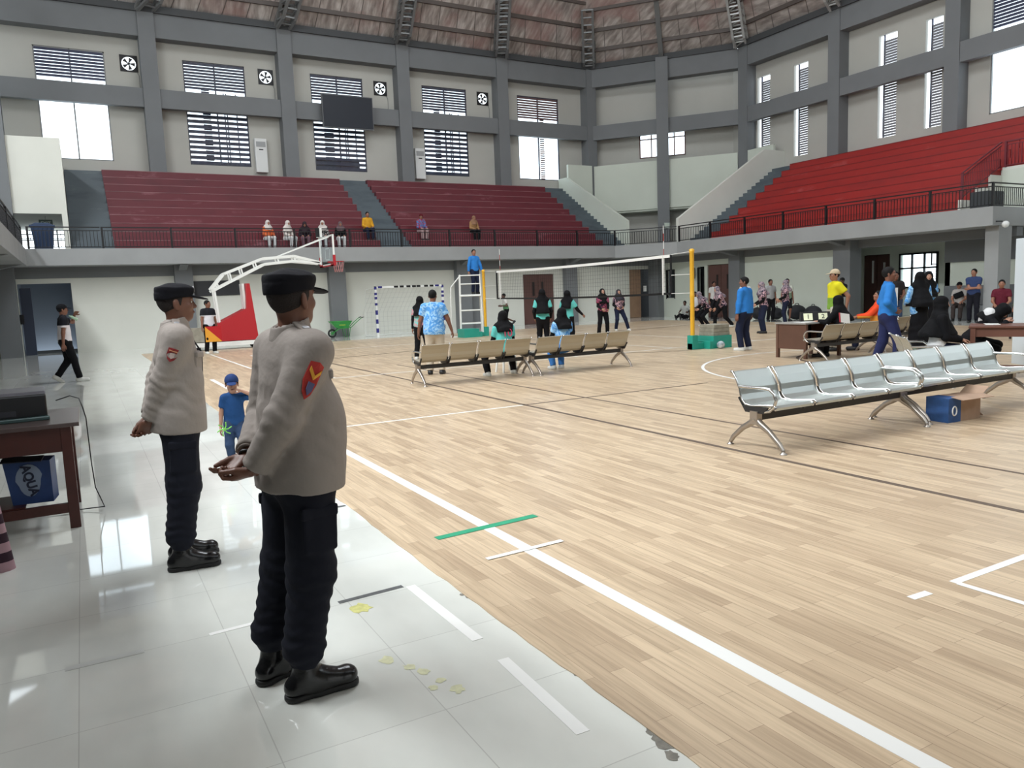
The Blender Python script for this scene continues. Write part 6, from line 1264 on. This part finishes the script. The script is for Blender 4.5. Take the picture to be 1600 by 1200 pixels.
        for sd in (1, -1):
            c = s.ch + fw * .112 + rt * .075 * sd - u * .06; Rr = s.Rt @ np.array(Matrix.Rotation(-sd * .45, 3, 'Z'))
            v, f = smesh([BoxP(c, (.05, .012, .06), Rr, .008)], .006); pk = link_mesh('chest_pocket', v, f, OSH, s.e, s.s)
            v, f = smesh([BoxP(c + u * .05 + fw * .008, (.054, .013, .018), Rr, .006)], .006); link_mesh('pocket_flap', v, f, OSH, pk, s.s)
        for sd in (1, -1):
            W_ = s.hand[sd]; d_ = nrm(s.elb[sd] - W_); v, f = smesh([Cone(W_ + d_ * .012, W_ + d_ * .06, .045, .05, cuts=[(W_ + d_ * .014, -d_), (W_ + d_ * .062, d_)])], .005, subs=[Cone(W_ - d_ * .05, W_ + d_ * .05, .034, .036)]); link_mesh('cuff', v, f, OSH, s.e, s.s)
        # dark placket edge at the front
        q = MB(); pts = [Vector(s.neck + fw * .07 - u * .03), Vector(s.ch + fw * .145), Vector(s.pel + u * .14 + fw * (.17 if s.b > 1.1 else .145)), Vector(s.pel - u * .1 + fw * (.16 if s.b > 1.1 else .15))]; q.tube(pts, .005, 6); o = q.build('front_placket', cloth('placket_dark', (40, 38, 42)), s.e); o.scale = (s.s,) * 3
        # sleeve patch
        S_, E_ = s.sh[1], s.elb[1]; ax = nrm(E_ - S_); out = nrm(rt * .92 + fw * pat.get('tw', 0) - ax * (rt @ ax)); out = nrm(out - ax * (out @ ax)); X = np.cross(ax, out); c = S_ + ax * pat.get('t', .085) + out * (.050 * (.5 + .5 * s.b) + .024 + .006)
        q = MB(); q.cur = 0; w_, h_ = pat.get('size', (.033, .042))
        def pl(pts, d0, mi): q.cur = mi; q.extr([Vector(c + X * (x * w_) - ax * (y * h_) + out * (d0 - .014 * abs(x) ** 2)) for x, y in pts], Vector(out * .004))
        pl([(-1, 1), (0, 1.1), (1, 1), (1, -.1), (.6, -.75), (0, -1.1), (-.6, -.75), (-1, -.1)], 0, 0)
        pl(pat['inner'], .004, 1); pl(pat['core'], .006, 2)
        o = q.build('sleeve_patch', pat['mats'], s.e); o.scale = (s.s,) * 3
        if pat.get('watch'):
            W_ = s.hand[-1]; f_ = nrm(W_ - s.elb[-1]); a = nrm(np.cross(f_, V3(0, 0, 1))); b = np.cross(f_, a); q = MB(); q.tube([Vector(W_ + f_ * .006 + (a * math.cos(t) + b * math.sin(t)) * .031) for t in np.linspace(0, 2 * math.pi, 20, endpoint=False)], .007, 6, closed=True); o = q.build('wristwatch', M['black'], s.e); o.scale = (s.s,) * 3
red1, red2 = mat('patch_red', (176, 44, 36), .7), mat('patch_dark_red', (132, 34, 36), .7)
PB = dict(size=(.03, .068), t=.115, tw=.05, inner=[(-.8, .75), (0, .3), (.8, .75), (.8, .5), (0, .05), (-.8, .5)], core=[(-.45, -.1), (.45, -.1), (.4, -.55), (0, -.85), (-.4, -.55)], mats=[red1, mat('patch_yellow', (222, 160, 50), .7), mat('patch_blue', (84, 84, 120), .7)], watch=True)
PA = dict(size=(.030, .037), t=.085, tw=-.1, inner=[(-.75, .72), (.75, .72), (.75, .58), (-.75, .58)], core=[(-.4, .3), (.4, .3), (.45, -.2), (0, -.6), (-.45, -.2)], mats=[red2, mat('patch_pale', (206, 150, 110), .7), mat('patch_silver', (196, 176, 170), .7)])
p = Officer('stout officer in black cap, nearer of the two, hands clasped behind his back', 0.725, 3.14, 78, 1.72, res=.014, skin='deep', build=1.10, pel=(.015, -.01, .95), nk=.062, lean=(1.2, 0), head=(-20, 2, 0), sw=.172, hem=-.11,
            ua=.28, fa=.252, hR=(.055, -.205, .945), hL=(-.045, -.19, .985), ehR=(1, -.35, 0), ehL=(-.7, .5, 0), hfR=(-.55, -.7, -.35), hfL=(.05, -.85, -.45), pnR=(-.2, .1, 1), pnL=(.1, -.2, 1), thR=(.3, .1, 1), thL=(-1, .0, .6), cuR=.8, cuL=.42, to=.1,
            fR=(.115, -.09, .085), fL=(-.12, -.12, .085), fyR=12, fyL=-13, khR=(.2, 1, 0), khL=(-.1, 1, 0))
p.uniform(PB)
p = Officer('slimmer officer in black cap standing farther left in profile, red shield patch on sleeve', 0.48, 5.06, 91, 1.725, res=.014, skin='deep', build=1.04, nk=.065, pel=(0, -.02, .95), lean=(3, 0), head=(-3, 3, 0), sw=.175, hem=-.12,
            ua=.28, fa=.25, hR=(.05, -.185, .895), hL=(-.04, -.175, .92), ehR=(1, -.3, 0), ehL=(-1, -.1, 0), hfR=(-.5, -.35, -.75), hfL=(.2, -.45, -.8), pnR=(-.2, .3, .9), pnL=(.1, .2, 1), thR=(.3, .1, 1), thL=(-1, .0, .6), cuR=.7, cuL=.5, to=.1,
            fR=(.12, -.075, .085), fL=(-.10, -.055, .085), fyR=6, fyL=-3)
p.uniform(PA)
